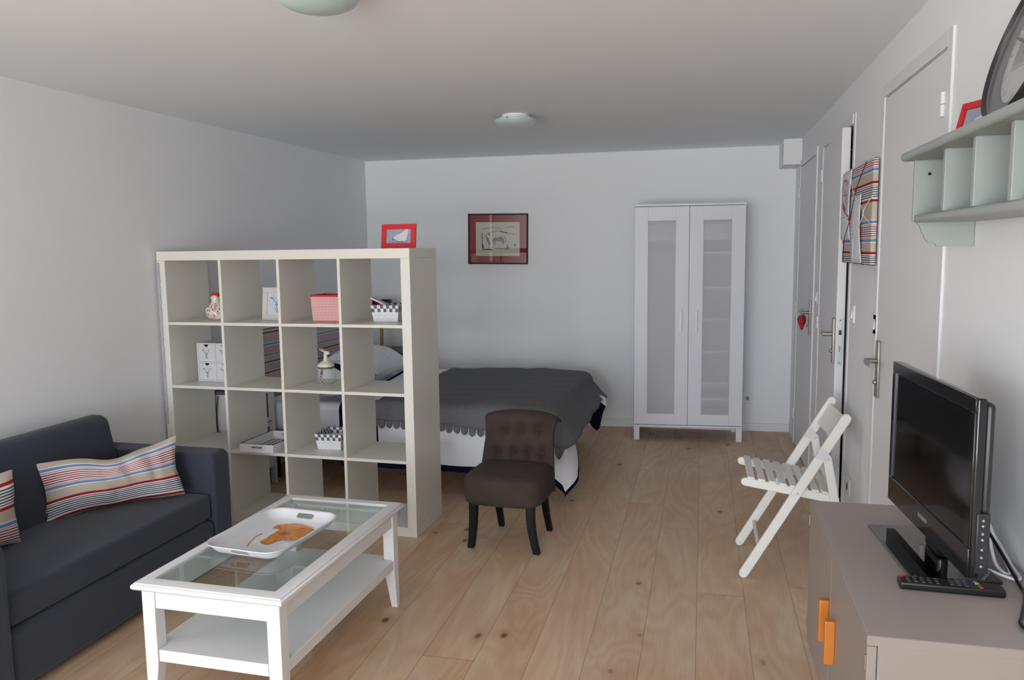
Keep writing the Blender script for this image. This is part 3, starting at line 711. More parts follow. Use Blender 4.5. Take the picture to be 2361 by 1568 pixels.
# patterned tray in the shelf
pt_ = thing('patterned_tray', 'white rectangular tray with grey patterned bottom lying in the third row of cubes', 'tray', (-2.332, 3.736, T3+.001), -.0353)
TW, TL, TH = .205, .325, .047
def plate_hole(b, x0, x1, z0, z1, y0, y1, hx0, hx1, hz0, hz1, m=None):   # wall with a rounded slot
    b.box(x0, hx0, y0, y1, z0, z1, m); b.box(hx1, x1, y0, y1, z0, z1, m); b.box(hx0, hx1, y0, y1, z0, hz0, m); b.box(hx0, hx1, y0, y1, hz1, z1, m)
b = MB(); plate_hole(b, -TW/2, TW/2, 0, TH, 0, .007, -.035, .035, .022, .034); plate_hole(b, -TW/2, TW/2, 0, TH, TL-.007, TL, -.035, .035, .022, .034)
b.box(-TW/2, -TW/2+.007, .007, TL-.007, 0, TH); b.box(TW/2-.007, TW/2, .007, TL-.007, 0, TH); b.obj('tray_wall', WHITE, pt_)
MB().box(-TW/2+.007, TW/2-.007, .007, TL-.007, .001, .005).obj('tray_floor', PAPER, pt_)
b = MB()
for i in range(7):
    for j in range(5):
        x_ = -.068+j*.034; y_ = .05+i*.037
        w1_, h1_ = .014, .0155
        b.face([b.bm.verts.new((x_+dx, y_+dy, .0056)) for dx, dy in ((-w1_, -.004), (-.004, -h1_), (w1_, -.004), (w1_, .006), (.004, h1_), (-w1_, .006))])
b.obj('floor_pattern', mat('slate_print', (62, 68, 78), .5), pt_, smooth=False)
b = MB()
for bb in ((-TW/2, TW/2, 0, .007), (-TW/2, TW/2, TL-.007, TL), (-TW/2, -TW/2+.007, .007, TL-.007), (TW/2-.007, TW/2, .007, TL-.007)): b.box(*bb, TH, TH+.0012)
b.obj('dark_rim', mat('dark_rim', (60, 62, 70), .5), pt_)

# ================================================================ COFFEE TABLE
CT = thing('coffee_table', 'white painted coffee table with glass top and lower shelf on tapered legs', 'coffee table', (-1.2174, 2.0424, 0), -.0233)
tw, tl, th = .5387, .9512, .4395
b = MB(); fi = .05
def mould(b, x0, x1, y0, y1, prof):             # mitred moulding around a rectangle, prof = (outset, z)
    rs = []
    for o_, z_ in prof: rs.append([Vector((x0-o_, y0-o_, z_)), Vector((x1+o_, y0-o_, z_)), Vector((x1+o_, y1+o_, z_)), Vector((x0-o_, y1+o_, z_))])
    R = b.rings(rs, cap=False); return R
outer = [(-fi, th-.012), (-fi, th), (-.012, th), (-.008, th-.0015), (-.007, th-.005), (-.003, th-.006), (0, th-.011), (0, th-.018), (-.004, th-.024), (-.012, th-.026), (-fi, th-.026), (-fi, th-.012)]
mould(b, -tw, 0, 0, tl, outer)
b.obj('top_frame', WHITE, CT, weld=True, ang=50)
b = MB(); b.box(-tw+fi-.008, -fi+.008, fi-.008, tl-fi+.008, th-.010, th-.005); b.obj('glass_pane', GLASS, CT, smooth=False)
ls = .046; li_ = .022
def leg(x, y):                                   # straight to the shelf, then tapering on the inner sides
    b = MB(); sx_ = 1 if x < -tw/2 else -1; sy_ = 1 if y < tl/2 else -1
    rs = []
    for z_, w_ in ((th-.026, ls), (.165, ls), (.0, .026)):
        x0, x1 = (x, x+sx_*w_); y0, y1 = (y, y+sy_*w_)
        rs.append([Vector((x0, y0, z_)), Vector((x1, y0, z_)), Vector((x1, y1, z_)), Vector((x0, y1, z_))])
    b.rings(rs); b.obj('leg', WHITE, CT, bevel=.002)
for x in (-tw+li_, -li_):
    for y in (li_, tl-li_): leg(x, y)
ap = MB(); a0, a1 = .35, th-.026
ap.box(-tw+li_+ls, -li_-ls, li_+.006, li_+.024, a0, a1); ap.box(-tw+li_+ls, -li_-ls, tl-li_-.024, tl-li_-.006, a0, a1)
ap.box(-tw+li_+.006, -tw+li_+.024, li_+ls, tl-li_-ls, a0, a1); ap.box(-li_-.024, -li_-.006, li_+ls, tl-li_-ls, a0, a1)
ap.obj('apron', WHITE, CT, bevel=.0015)
b = MB(); q_ = li_+.003; e = ls
poly = [(-tw+q_+e, q_), (-q_-e, q_), (-q_-e, q_+e), (-q_, q_+e), (-q_, tl-q_-e), (-q_-e, tl-q_-e), (-q_-e, tl-q_), (-tw+q_+e, tl-q_), (-tw+q_+e, tl-q_-e), (-tw+q_, tl-q_-e), (-tw+q_, q_+e), (-tw+q_+e, q_+e)]
b.prism(poly, 2, .172, .212); b.obj('lower_shelf', WHITE, CT, bevel=.002)

# serving tray on the glass
TR = thing('serving_tray', 'glossy white melamine tray printed with an orange hibiscus flower on the coffee table', 'tray', (-1.512, 2.515, th-.004), -.1)
def rrect(hw, hh, r, n=10):
    pts = []
    for cx, cy, a0_ in ((hw-r, hh-r, 0), (-hw+r, hh-r, PI/2), (-hw+r, -hh+r, PI), (hw-r, -hh+r, 1.5*PI)):
        for k in range(n+1):
            a_ = a0_+PI/2*k/n; pts.append((cx+r*math.cos(a_), cy+r*math.sin(a_)))
    out = []
    tot = []
    n_ = len(pts)
    for i in range(n_):
        p, q = Vector(pts[i]), Vector(pts[(i+1) % n_]); d = (q-p).length; kk = max(1, int(round(d/.006)))
        for k in range(kk): out.append(tuple(p+(q-p)*k/kk))
    return out
base = rrect(.5, .5, .15)                        # unit shape: corners r scaled below
def tray_ring(hw, hh, r, z):
    # consistent vertex count by sampling direction parameter
    N = 160; pts = []
    P = rrect(hw, hh, r, 12); L = [0]
    for i in range(len(P)): L.append(L[-1]+(Vector(P[(i+1) % len(P)])-Vector(P[i])).length)
    for k in range(N):
        s = L[-1]*k/N; i = max(j for j in range(len(P)) if L[j] <= s+1e-12); t = (s-L[i])/max(1e-9, L[i+1]-L[i])
        a_, b_ = Vector(P[i]), Vector(P[(i+1) % len(P)]); c = a_+(b_-a_)*t; pts.append(Vector((c.x, c.y, z)))
    return pts
b = MB(); NR = 14
rs = [tray_ring(.12, .175, .035, .0)]
prs = []
for k in range(NR+1):
    t = k/NR; prs.append((.122+.030*t**.8, .177+.032*t**.8, .036+.025*t, .0015+.034*t**1.3))
prs.append((.1565, .2135, .064, .0362)); prs.append((.1575, .2145, .065, .0345))
for p in prs: rs.append(tray_ring(*p))
R = [[b.bm.verts.new(p) for p in r] for r in rs]; N = len(R[0])
b.face(R[0][::-1])
for i in range(len(R)-1):
    for j in range(N):
        k = (j+1) % N; cx_ = (R[i][j].co+R[i+1][k].co)/2
        if 2 <= i < NR-0 and abs(cx_.y) > .15:
            zz_ = (cx_.z-.019)/.0085
            if (abs(cx_.x)/.036)**4+abs(zz_)**4 < 1: continue
        b.face([R[i][j], R[i][k], R[i+1][k], R[i+1][j]])
b.obj('tray_body', mat('melamine', (220, 222, 227), .12), TR, solid=.0022, ang=60, solid_off=1)
FLW = [(-0.0224, -0.0575), (-0.0325, -0.0364), (-0.0245, -0.0165), (-0.0321, 0.0098), (-0.0301, 0.0392), (-0.0341, 0.079), (-0.024, 0.089), (-0.0402, 0.0804), (-0.0683, 0.0796), (-0.0746, 0.1121), (-0.0602, 0.1296), (-0.0164, 0.1531), (0.0232, 0.1491), (0.0687, 0.1365), (0.0987, 0.1084), (0.1084, 0.0712), (0.1129, 0.0365), (0.099, 0.0049), (0.0663, -0.0094), (0.0415, -0.0129), (0.0283, -0.0313), (0.0261, -0.0597), (0.0121, -0.0701), (-0.0116, -0.0645)]
fm = bpy.data.materials.new('flower_print'); fm.use_nodes = True; n = fm.node_tree; pb = n.nodes['Principled BSDF']; pb.inputs['Roughness'].default_value = .12
tcn = n.nodes.new('ShaderNodeTexCoord'); sv = n.nodes.new('ShaderNodeVectorMath'); sv.operation = 'SUBTRACT'; sv.inputs[1].default_value = (.01, .045, 0)
n.links.new(tcn.outputs['Object'], sv.inputs[0]); sxy = n.nodes.new('ShaderNodeSeparateXYZ'); n.links.new(sv.outputs[0], sxy.inputs[0])
an = math_node(n, 'ARCTAN2', sxy.outputs[1], sxy.outputs[0]); ln = n.nodes.new('ShaderNodeVectorMath'); ln.operation = 'LENGTH'; n.links.new(sv.outputs[0], ln.inputs[0])
cb = n.nodes.new('ShaderNodeCombineXYZ'); n.links.new(math_node(n, 'MULTIPLY', an, 4), cb.inputs[0]); n.links.new(math_node(n, 'MULTIPLY', ln.outputs['Value'], 14), cb.inputs[1])
nn_ = n.nodes.new('ShaderNodeTexNoise'); nn_.inputs['Scale'].default_value = 1.6; nn_.inputs['Detail'].default_value = 5; n.links.new(cb.outputs[0], nn_.inputs['Vector'])
cf = ramp(n, nn_.outputs['Fac'], [(.3, lin((150, 74, 32))), (.45, lin((206, 122, 46))), (.6, lin((222, 148, 64))), (.75, lin((214, 176, 110)))], 'LINEAR')
dk = n.nodes.new('ShaderNodeMapRange'); dk.inputs[1].default_value = .004; dk.inputs[2].default_value = .03; dk.inputs[3].default_value = .7; dk.inputs[4].default_value = 0; n.links.new(ln.outputs['Value'], dk.inputs[0])
n.links.new(mix_col(n, dk.outputs[0], cf, lin((96, 52, 36))), pb.inputs['Base Color'])
b = MB(); vs = [b.bm.verts.new((x, y, .0035)) for x, y in FLW]; f = b.bm.faces.new(vs); bmesh.ops.triangulate(b.bm, faces=[f]); b.obj('flower_print', fm, TR, smooth=False)
TXT = [(-0.0682, 0.0183), (-0.0693, 0.0091), (-0.074, -0.0034), (-0.0723, -0.0203), (-0.0628, -0.0455), (-0.0575, -0.0681), (-0.0496, -0.0864), (-0.0396, -0.1065)]
b = MB(); random.seed(5)
for i in range(len(TXT)-1):
    for k in range(3):
        t = k/3+.1; p = Vector(TXT[i]).lerp(Vector(TXT[i+1]), t); d = (Vector(TXT[i+1])-Vector(TXT[i])).normalized(); nn = Vector((-d.y, d.x))
        h = random.choice((.0035, .0035, .006)); 
        for (u0, v0, u1, v1) in ((0, -h, 0, h), (0, random.choice((-.003, .003)), .0028, 0), (.0028, -.0035, .0028, .002)):
            a1_ = p+d*u0+nn*v0; a2_ = p+d*u1+nn*v1; e1 = (a2_-a1_).normalized(); e2 = Vector((-e1.y, e1.x))*.0008
            b.face([b.bm.verts.new((q.x, q.y, .0036)) for q in (a1_-e2, a2_-e2, a2_+e2, a1_+e2)])
b.obj('orange_script', mat('orange_ink', (206, 120, 72), .3), TR, smooth=False)

# ================================================================ SOFA
sf = thing('sofa', 'dark navy fabric sofa with low square arms against the left wall', 'sofa', (0, 0, 0))
XF, SY0, SY1 = -2.195, 2.02, 3.15
def soft(name, b_, m, parent, bev=.03, sub=0, seg=5): return MB().box(*b_).obj(name, m, parent, bevel=bev, seg=seg)
soft('base', (-2.86, XF-.006, SY0+.003, SY1-.003, .03, .238), NAVYSOFA, sf, .018)
# seat cushion: slightly crowned top
b = MB()
def seat(u, v):
    x = -2.70+(.49)*u; y = SY0+.004+(SY1-SY0-.008)*v
    z = .366+.012*math.sin(PI*u)*math.sin(PI*v)+.0015*math.sin(40*v+9*u)*math.sin(PI*v)*math.exp(-((u-.45)/.25)**2)
    return Vector((x, y, z))
top = [[seat(i/24, j/30) for i in range(25)] for j in range(31)]
def cushion(f, nu, nv, zb, name, m, parent, r=.03):
    b = MB(); V = [[b.bm.verts.new(f(i/nu, j/nv)) for i in range(nu+1)] for j in range(nv+1)]
    for j in range(nv):
        for i in range(nu): b.face([V[j][i], V[j][i+1], V[j+1][i+1], V[j+1][i]])
    edge = [V[0][i] for i in range(nu+1)]+[V[j][nu] for j in range(1, nv+1)]+[V[nv][i] for i in range(nu-1, -1, -1)]+[V[j][0] for j in range(nv-1, 0, -1)]
    low = [b.bm.verts.new((v.co.x, v.co.y, zb)) for v in edge]; n_ = len(edge)
    for i in range(n_): b.face([edge[i], edge[(i+1) % n_], low[(i+1) % n_], low[i]])
    b.face(low)
    return b.obj(name, m, parent, bevel=r, seg=5)
cushion(seat, 24, 30, .248, 'seat_cushion', NAVYSOFA, sf, .022)
# backrest, leaning
b = MB(); b.prism([(-2.66, .34), (-2.735, .70), (-2.765, .722), (-2.83, .722), (-2.862, .70), (-2.862, .06), (-2.68, .06)], 1, SY0+.004, SY1-.006)
b.obj('backrest', NAVYSOFA, sf, bevel=.02, seg=4)
for y0, y1 in ((SY1, SY1+.125), (SY0-.125, SY0)):
    b = MB(); b.prism([(-2.88, .03), (XF+.004, .03), (XF+.004, .525), (XF-.015, .552), (-2.86, .555), (-2.88, .54)], 1, y0, y1); b.obj('arm', NAVYSOFA, sf, bevel=.024, seg=5)
b = MB()
for x in (-2.8, -2.26):
    for y in (SY0-.09, SY1+.08): b.lathe([(.018, 0), (.02, .032)], (x, y, 0), 12)
b.obj('foot', BLACKP, sf)

# ---------------------------------------------------------------- pillows
def pillow(name, m, w_, h_, t_, parent=None, uvp=None, pinch=.05, wr=.0, seed=0, nu=44, nv=22, sag=0.0):
    b = MB(); off = Vector((seed*3.1, seed*1.7, 0))
    def P(u, v, s):
        x = u*w_/2*(1-pinch*(1-v*v)); y = v*h_/2*(1-pinch*2.0*(1-u*u))
        prof_ = max(0, (1-abs(u)**3.2)*(1-abs(v)**2.6))**.55
        z = s*t_/2*prof_
        if wr:
            q = Vector((x*7, y*7, s*.6))+off; nse = noise.noise(q)
            q2 = Vector((x*22, y*9, s))+off; z += wr*(nse+.45*noise.noise(q2))*prof_**.5
            x += wr*.4*noise.noise(q*1.5+Vector((5, 0, 0)))*1.2; y += wr*.6*noise.noise(Vector((x*6, 3, s*0))+off)
        if sag: y -= sag*math.exp(-((u-.05)/.35)**2)*max(0, v)-sag*.7*max(0, u-.6)*max(0, v); z += s*0+sag*.5*math.sin(14*u+3*v)*math.exp(-((u-.1)/.3)**2)*prof_
        return Vector((x, y, z))
    for s in (1, -1):
        b.grid(lambda a, c: P(2*a-1, 2*c-1, s), nu, nv, m, (lambda a, c: uvp(a, c)) if uvp else None)
    return b.obj(name, None, parent, weld=True, sub=1)
def place(o, c, xd, yd):
    xd = Vector(xd).normalized(); yd = Vector(yd); zd = xd.cross(yd).normalized(); yd = zd.cross(xd).normalized()
    o.matrix_world = Matrix((xd, yd, zd)).transposed().to_4x4(); o.matrix_world.translation = c
    mm = Matrix((xd, yd, zd)).transposed().to_4x4(); mm.translation = Vector(c); o.matrix_world = mm
bol = pillow('striped_cushion', STRIPE, .555, .262, .135, uvp=lambda a, c: (a, .06+(1-c)*.84+.012*math.sin(9*a)), wr=.024, seed=2, pinch=.075, sag=.026)
tag(bol, 'long beige cushion striped red, blue and navy on the sofa seat beside the far arm', 'cushion', None)
place(bol, (-2.500, 2.875, .497), (.42, .44, .035), (-.20, .10, 1))
bo2 = pillow('striped_cushion', STRIPE, .46, .29, .15, uvp=lambda a, c: (a, .18+c*.8), wr=.012, seed=5, pinch=.06)
tag(bo2, 'striped cushion at the left edge of the picture leaning on the near sofa arm', 'cushion')
place(bo2, (-2.605, 2.215, .520), (.12, 1, -.04), (-.10, .03, 1))

# ================================================================ BED
XFt, YN, YFr, TOP = -.87, 4.50, 5.90, .53
XHd = -2.80
bed = thing('bed', 'double bed with white sheet and striped headboard behind the cube shelf', 'bed', (0, 0, 0))
BX('mattress', (XHd, XFt-.03, YN+.02, YFr-.02, .33, TOP-.012), SHEET, bed, bevel=.04, seg=4)
BX('bed_base', (XHd, XFt-.05, YN+.03, YFr-.03, .20, .322), SHEET, bed, bevel=.01)
for x in (XHd+.08, XFt-.14):
    for y in (YN+.10, YFr-.15): MB().lathe([(.02, 0), (.024, .20)], (x, y, 0), 12).obj('leg', BLACKWOOD, bed)
hb = MB(); hb.prism([(xwall(4.52)+.006, 4.52), (xwall(5.98)+.006, 5.98), (xwall(5.98)+.05, 5.98), (xwall(4.52)+.05, 4.52)], 2, .10, .965)
uvl = hb.uv
for f in hb.bm.faces:
    for l in f.loops: l[uvl].uv = (l.vert.co.y, (.862-l.vert.co.z)/.27+.175+5)
hbo = hb.obj('headboard', STRIPE, bed, bevel=.012, seg=3); hbo['label'] = 'striped canvas headboard'

def drape(cx, cy, off, r=.05, flare=.10, rip=.010, k=15, ff=.25, wr=0.0):
    ex = max(0, cx-XFt); ey = (YN-cy) if cy < YN else ((cy-YFr) if cy > YFr else 0); sy = -1 if cy < YN else 1
    E = max(ex, ey)+.22*min(ex, ey); bx_, by_ = min(cx, XFt), min(max(cy, YN), YFr)
    crown = .006*math.sin(7*cx+1)*math.sin(5*cy)
    if wr: crown += wr*(abs(noise.noise(Vector((cx*2.2+cy*1.3, cy*5-cx*1.5, .3))))+.5*abs(noise.noise(Vector((cx*5, cy*9, 1.7)))))
    if E < 1e-6: return Vector((cx, cy, TOP+off+crown))
    hh = math.hypot(ex, ey); dx, dy = ex/hh, ey/hh*sy; flare = flare+ff*abs(dx)**1.5
    if E < r*PI/2: a_ = E/r; out, drop = (r+off)*math.sin(a_), (r+off)*(1-math.cos(a_))
    else: out, drop = r+off+flare*(E-r*PI/2), r+off+(E-r*PI/2)
    if drop > .08: out += rip*math.sin(k*((bx_-XFt)*abs(dy)+(by_-YN)*abs(dx))+2*math.atan2(dy, dx))*min(1, (drop-.08)/.15)
    return Vector((bx_+dx*(out-r*.0), by_+dy*out, TOP+off+crown*max(0, 1-drop*(8 if not wr else 3))-drop))
# duvet
dv = MB(); nu, nv = 96, 120
cx0, cx1, cy0, cy1 = -2.19, XFt+.42, YN-.40, YFr+.36
NAVYD = NAVY
def dcell(a, c):
    y_ = cy0+(cy1-cy0)*c; q = min(1, max(0, (y_-YN+.05)/.40)); xe = cx1-.25*(q*q*(3-2*q))
    return cx0+(xe-cx0)*a, y_
V = []
for j in range(nv+1):
    row = []
    for i in range(nu+1):
        x_, y_ = dcell(i/nu, j/nv); xs_ = x_-.07*(y_-YN)
        row.append(dv.bm.verts.new(drape(xs_ if x_ < XFt-.05 else x_-.07*(y_-YN)*max(0, (XFt+.2-x_)/.25 if x_ > XFt-.05 else 1), y_, .006)))
    V.append(row)
for j in range(nv):
    for i in range(nu):
        x_, y_ = dcell((i+.5)/nu, (j+.5)/nv)
        nav = (x_ < cx0+.03) or (-1.975 < x_ < -1.935) or y_ < cy0+.028 or y_ > cy1-.028 or i >= nu-1
        dv.face([V[j][i], V[j][i+1], V[j+1][i+1], V[j+1][i]], NAVYD if nav else SHEET)
dvo = dv.obj('duvet', None, None, solid=.008, ang=80)
tag(dvo, 'white duvet with narrow navy border bands draped over the bed', 'duvet')
# turned-over navy corner hanging at the far foot corner
b = MB()
fp = [(-.800, .312), (-.730, .352), (-.682, .320), (-.706, .262), (-.730, .150), (-.749, .128), (-.782, .152), (-.805, .185), (-.850, .205), (-.812, .262)]
b.prism(fp, 1, 5.752, 5.760); b.obj('navy_corner', NAVY, dvo, bevel=.002)
b = MB(); b.prism([(-.83, .335), (-.735, .40), (-.690, .385), (-.676, .32), (-.684, .318), (-.730, .352), (-.800, .312)], 1, 5.746, 5.762); b.obj('corner_lining', SHEET, dvo, bevel=.002)
# grey felt throw with rounded tabs along both long edges
b = MB(); tx0, tx1, ty0, ty1 = -1.93, XFt+.20, YN-.115, YFr+.10
nu, nv = 60, 90
def tc_(a, c):
    y_ = ty0+(ty1-ty0)*c; x_ = tx0+(tx1-tx0)*a
    return x_+.035*(1-a)*(1-c*2)*-1, y_-.10*a*a*(1-c)**3
FO = .020
V = [[b.bm.verts.new(drape(*tc_(i/nu, j/nv), FO, flare=.14, rip=.010, ff=.65, wr=.022)) for i in range(nu+1)] for j in range(nv+1)]
for j in range(nv):
    for i in range(nu): b.face([V[j][i], V[j][i+1], V[j+1][i+1], V[j+1][i]])
TABS = 27
for side in (0, 1):
    for k in range(TABS):
        u0, u1 = k/TABS+.003, (k+1)/TABS-.003; um = (u0+u1)/2; hu = (u1-u0)/2
        cols = 5; rows = 5; P = []
        for r in range(rows+1):
            t = r/rows; wv = hu*(1 if t < .35 else math.sqrt(max(0, 1-((t-.35)/.66)**2))); row = []
            for q in range(cols+1):
                a_ = um-wv+2*wv*q/cols; x_, y_ = tc_(a_, side); dl = t*.042+(.0 if r else -.002)
                row.append(b.bm.verts.new(drape(x_, y_-dl if side == 0 else y_+dl, FO, flare=.14+.12*t*math.sin(k*2.1), rip=.010, ff=.65, wr=.022)))
            P.append(row)
        for r in range(rows):
            for q in range(cols): b.face([P[r][q], P[r][q+1], P[r+1][q+1], P[r+1][q]])
tho = b.obj('felt_throw', FELT, None, solid=.005, ang=80)
tag(tho, 'dark grey felt throw with scalloped edge spread over the foot of the bed', 'throw blanket')
tl_ = MB().box(-.006, .006, -.001, .001, -.03, 0).obj('care_label', PAPER, tho, loc=drape(XFt+.195, YN-.17, FO, flare=.14, ff=.65)+Vector((.006, -.004, 0)))
# pillows
p1 = pillow('bed_pillow', SHEET, .62, .46, .25, wr=.018, seed=3); tag(p1, 'white pillow on the far side of the bed near the wooden lamp', 'pillow')
place(p1, (-2.44, 5.45, .648), (0.03, 1, 0), (-.98, .03, .14))
p2 = pillow('bed_pillow', SHEET, .44, .36, .20, wr=.018, seed=8, uvp=lambda a, c: (a, c)); tag(p2, 'white pillow with a navy band seen behind the glass jar', 'pillow')
for f in p2.data.polygons: pass
p2.data.materials.append(NAVY)
for f in p2.data.polygons:
    cx_ = sum((p2.data.vertices[i].co.x for i in f.vertices))/len(f.vertices)
    if .06 < cx_ < .13 or -.13 < cx_ < -.06: f.material_index = 1
place(p2, (-2.34, 4.74, .655), (0.03, 1, 0), (-.97, .03, .18))

# ---------------------------------------------------------------- bedside tables
WHB = mat('bedside_white', (222, 220, 222), .5)
def bedside(x0, x1, y0, y1, h, label):
    t = thing('bedside_table', label, 'bedside table', (x0, y0, 0)); W_, D_ = x1-x0, y1-y0
    BX('tabletop', (-.008, W_+.012, -.012, D_+.012, h-.018, h), GREYTOP, t)
    for x in (0, W_-.03):
        for y in (0, D_-.03): BX('leg', (x, x+.03, y, y+.03, 0, h-.018), WHB, t)
    m_ = MB(); m_.box(.03, W_-.03, 0.004, .016, .12, h-.018); m_.box(.03, W_-.03, D_-.016, D_-.004, .12, h-.018); m_.box(.004, .016, .03, D_-.03, .12, h-.018); m_.box(.03, W_-.03, .03, D_-.03, .115, .13)
    m_.obj('carcass', WHB, t, bevel=.001)
    fx = W_
    hz = h-.018
    def front(name, z0, z1, panel):
        m_ = MB(); r = .026
        m_.box(fx-.02, fx-.002, .032, D_-.032, z1-r, z1); m_.box(fx-.02, fx-.002, .032, D_-.032, z0, z0+r); m_.box(fx-.02, fx-.002, .032, .032+r, z0+r, z1-r); m_.box(fx-.02, fx-.002, D_-.032-r, D_-.032, z0+r, z1-r)
        d_ = m_.obj(name, WHB, t, bevel=.001)
        MB().box(fx-.016, fx-.010, .032+r, D_-.032-r, z0+r, z1-r).obj('front_panel', panel, d_, smooth=False)
        ht = [(0, -.022), (.016, -.004), (.018, .008), (.010, .016), (0, .009), (-.010, .016), (-.018, .008), (-.016, -.004)]
        MB().prism([(D_/2+p[0], (z0+z1)/2+p[1]) for p in ht], 0, fx-.009, fx-.004).obj('heart', WHB, d_, bevel=.001)
    z_ = .13
    front('drawer', hz-.21, hz-.004, GREYTOP); front('drawer', z_+.075, hz-.218, GREYTOP) if h > .6 else front('door', z_, hz-.218, GREYTOP)
    BX('rail', (fx-.02, fx-.002, .032, D_-.032, z_-.01, z_+.068), WHB, t)
    return t
bedside(-2.880, -2.655, 4.17, 4.49, .645, 'white bedside table with grey top and heart cut-outs on the near side of the bed')
bedside(-2.80, -2.385, 6.03, 6.42, .65, 'bedside table with grey top in the far corner carrying the wooden lamp')
# lamp
ll = thing('table_lamp', 'table lamp with square wooden post and black shade on the corner bedside table', 'table lamp', (-2.63, 6.20, .651))
BX('base', (-.075, .075, -.06, .06, 0, .016), WOOD, ll, bevel=.003)
BX('post', (-.012, .012, -.012, .012, .016, .27), WOOD, ll, bevel=.002)
b = MB(); b.lathe([(.094, .24), (.094, .418)], seg=40, cap=False); b.obj('lamp_shade', BLACKP, ll, solid=.002)
MB().lathe([(.012, .27), (.026, .30), (.03, .33), (.02, .36), (.002, .37)], seg=16).obj('bulb', PORC, ll)
# cable behind the near bedside table
b = MB(); b.tube([(-2.83, 4.151, .62), (-2.845, 4.152, .55), (-2.85, 4.152, .45), (-2.835, 4.152, .35), (-2.80, 4.152, .26), (-2.86, 4.153, .10), (-2.875, 4.153, .004)], .003, seg=8)
tag(b.obj('power_cable', BLACKP), 'black cable hanging beside the near bedside table', 'cable')

# ================================================================ SLIPPER CHAIR
sl = thing('slipper_chair', 'low brown velvet slipper chair with button-tufted back in front of the bed', 'chair', (-.925, 3.80, 0), -.07)
b = MB()
HW = .20
def seatc(ring, k):                              # rings of superellipse outlines
    pass
lev = [(.242, .90), (.25, .97), (.275, 1.0), (.33, 1.01), (.36, 1.0), (.378, .93), (.387, .80), (.391, .55), (.393, .25)]
for z_, s_ in lev:
    pass
rs = []; N = 56
for z_, s_ in lev:
    ring = []
    for j in range(N):
        a_ = 2*PI*j/N; c, s2 = math.cos(a_), math.sin(a_)
        x_ = math.copysign(abs(c)**.38, c)*HW*s_; y_ = math.copysign(abs(s2)**.38, s2)*.185*s_
        y_ -= .012*(1-(x_/HW)**2)*(1 if y_ < 0 else 0)
        ring.append(Vector((x_, y_-.045, z_)))
    rs.append(ring)
b.rings(rs); b.obj('seat', VELVET, sl, ang=80)
b = MB(); 
def pathpt(s):                                   # side profile of the back, s 0..1
    if s < .80:
        t = s/.80; return Vector((.105+.075*t**1.2, .25+.335*t)), Vector((-1, .25)).normalized()
    t = (s-.80)/.20; a_ = t*PI*.95
    c = Vector((.18+.036, .585)); return c+Vector((-math.cos(a_), math.sin(a_)))*.036, Vector((-math.cos(a_), math.sin(a_)))
TUFT = [(-.48, .70), (0, .70), (.48, .70), (-.62, .42), (-.22, .42), (.22, .42), (.62, .42)]
def hwid(s): return .205-.026*min(1, s/.68)**1.0+(.026*((s-.68)/.32) if s > .68 else 0)
def backf(u, s, side):
    p, nrm = pathpt(s); U = 2*u-1; x = U*hwid(s)
    y, z = p.x, p.y
    bulge = .012*(1-abs(U)**3)*min(1, s*4)
    dent = sum(.032*math.exp(-(((U-tu)/.13)**2+((s-ts)/.06)**2)) for tu, ts in TUFT)
    # creases between buttons
    crease = sum(.011*math.exp(-((U-tu)/.05)**2)*(1 if s < .42 else math.exp(-((s-.42)/.05)**2)) for tu in (-.62, -.22, .22, .62))
    wrap = -.045*abs(U)**2.4
    n_ = nrm*(bulge-dent-crease)
    if side == 0: return Vector((x, y+n_.x+wrap, z+n_.y-.012*abs(U)**4*(1 if s > .7 else 0)))
    th_ = .055 if s < .8 else .055*(1-(s-.8)/.2)+.004; x *= .95
    return Vector((x, y-nrm.x*th_+wrap*.9, z-nrm.y*th_-.012*abs(U)**4*(1 if s > .7 else 0)))
nu, ns = 44, 56
A = [[b.bm.verts.new(backf(i/nu, j/ns, 0)) for i in range(nu+1)] for j in range(ns+1)]
B = [[b.bm.verts.new(backf(i/nu, j/ns, 1)) for i in range(nu+1)] for j in range(ns+1)]
for j in range(ns):
    for i in range(nu): b.face([A[j][i], A[j][i+1], A[j+1][i+1], A[j+1][i]]); b.face([B[j][i+1], B[j][i], B[j+1][i], B[j+1][i+1]])
    b.face([A[j][0], A[j+1][0], B[j+1][0], B[j][0]]); b.face([A[j][nu], B[j][nu], B[j+1][nu], A[j+1][nu]])
for i in range(nu): b.face([A[0][i], B[0][i], B[0][i+1], A[0][i+1]]); b.face([A[ns][i+1], B[ns][i+1], B[ns][i], A[ns][i]])
bk = b.obj('backrest', VELVET, sl, ang=80, bevel=.004)
for tu, ts in TUFT:
    p = backf((tu+1)/2, ts, 0); b = MB(); b.sphere((0, 0, 0), .009, sc=(1, .6, 1), seg=12, ring=8); b.obj('button', VELVET, bk, loc=p+Vector((0, -.003, 0)))
# legs: front pair straight and slightly bowed, rear pair raked
def cleg(x0, y0, x1, y1, w0, w1, bow):
    b = MB(); rs = []
    for k in range(7):
        t = k/6; x_ = x0+(x1-x0)*t+bow[0]*math.sin(PI*t); y_ = y0+(y1-y0)*t+bow[1]*math.sin(PI*t); z_ = .265*(1-t)+.004*t; w_ = w0+(w1-w0)*t
        rs.append([Vector((x_-w_, y_-w_, z_)), Vector((x_+w_, y_-w_, z_)), Vector((x_+w_, y_+w_, z_)), Vector((x_-w_, y_+w_, z_))])
    b.rings(rs); lg = b.obj('leg', BLACKWOOD, sl, bevel=.003, ang=50)
    MB().lathe([(.010, 0), (.010, .005)], (x1, y1, 0), 12).obj('glide', STEEL, lg)
cleg(-.155, -.155, -.168, -.165, .021, .016, (.006, 0)); cleg(.140, -.155, .172, -.165, .021, .016, (-.012, 0))
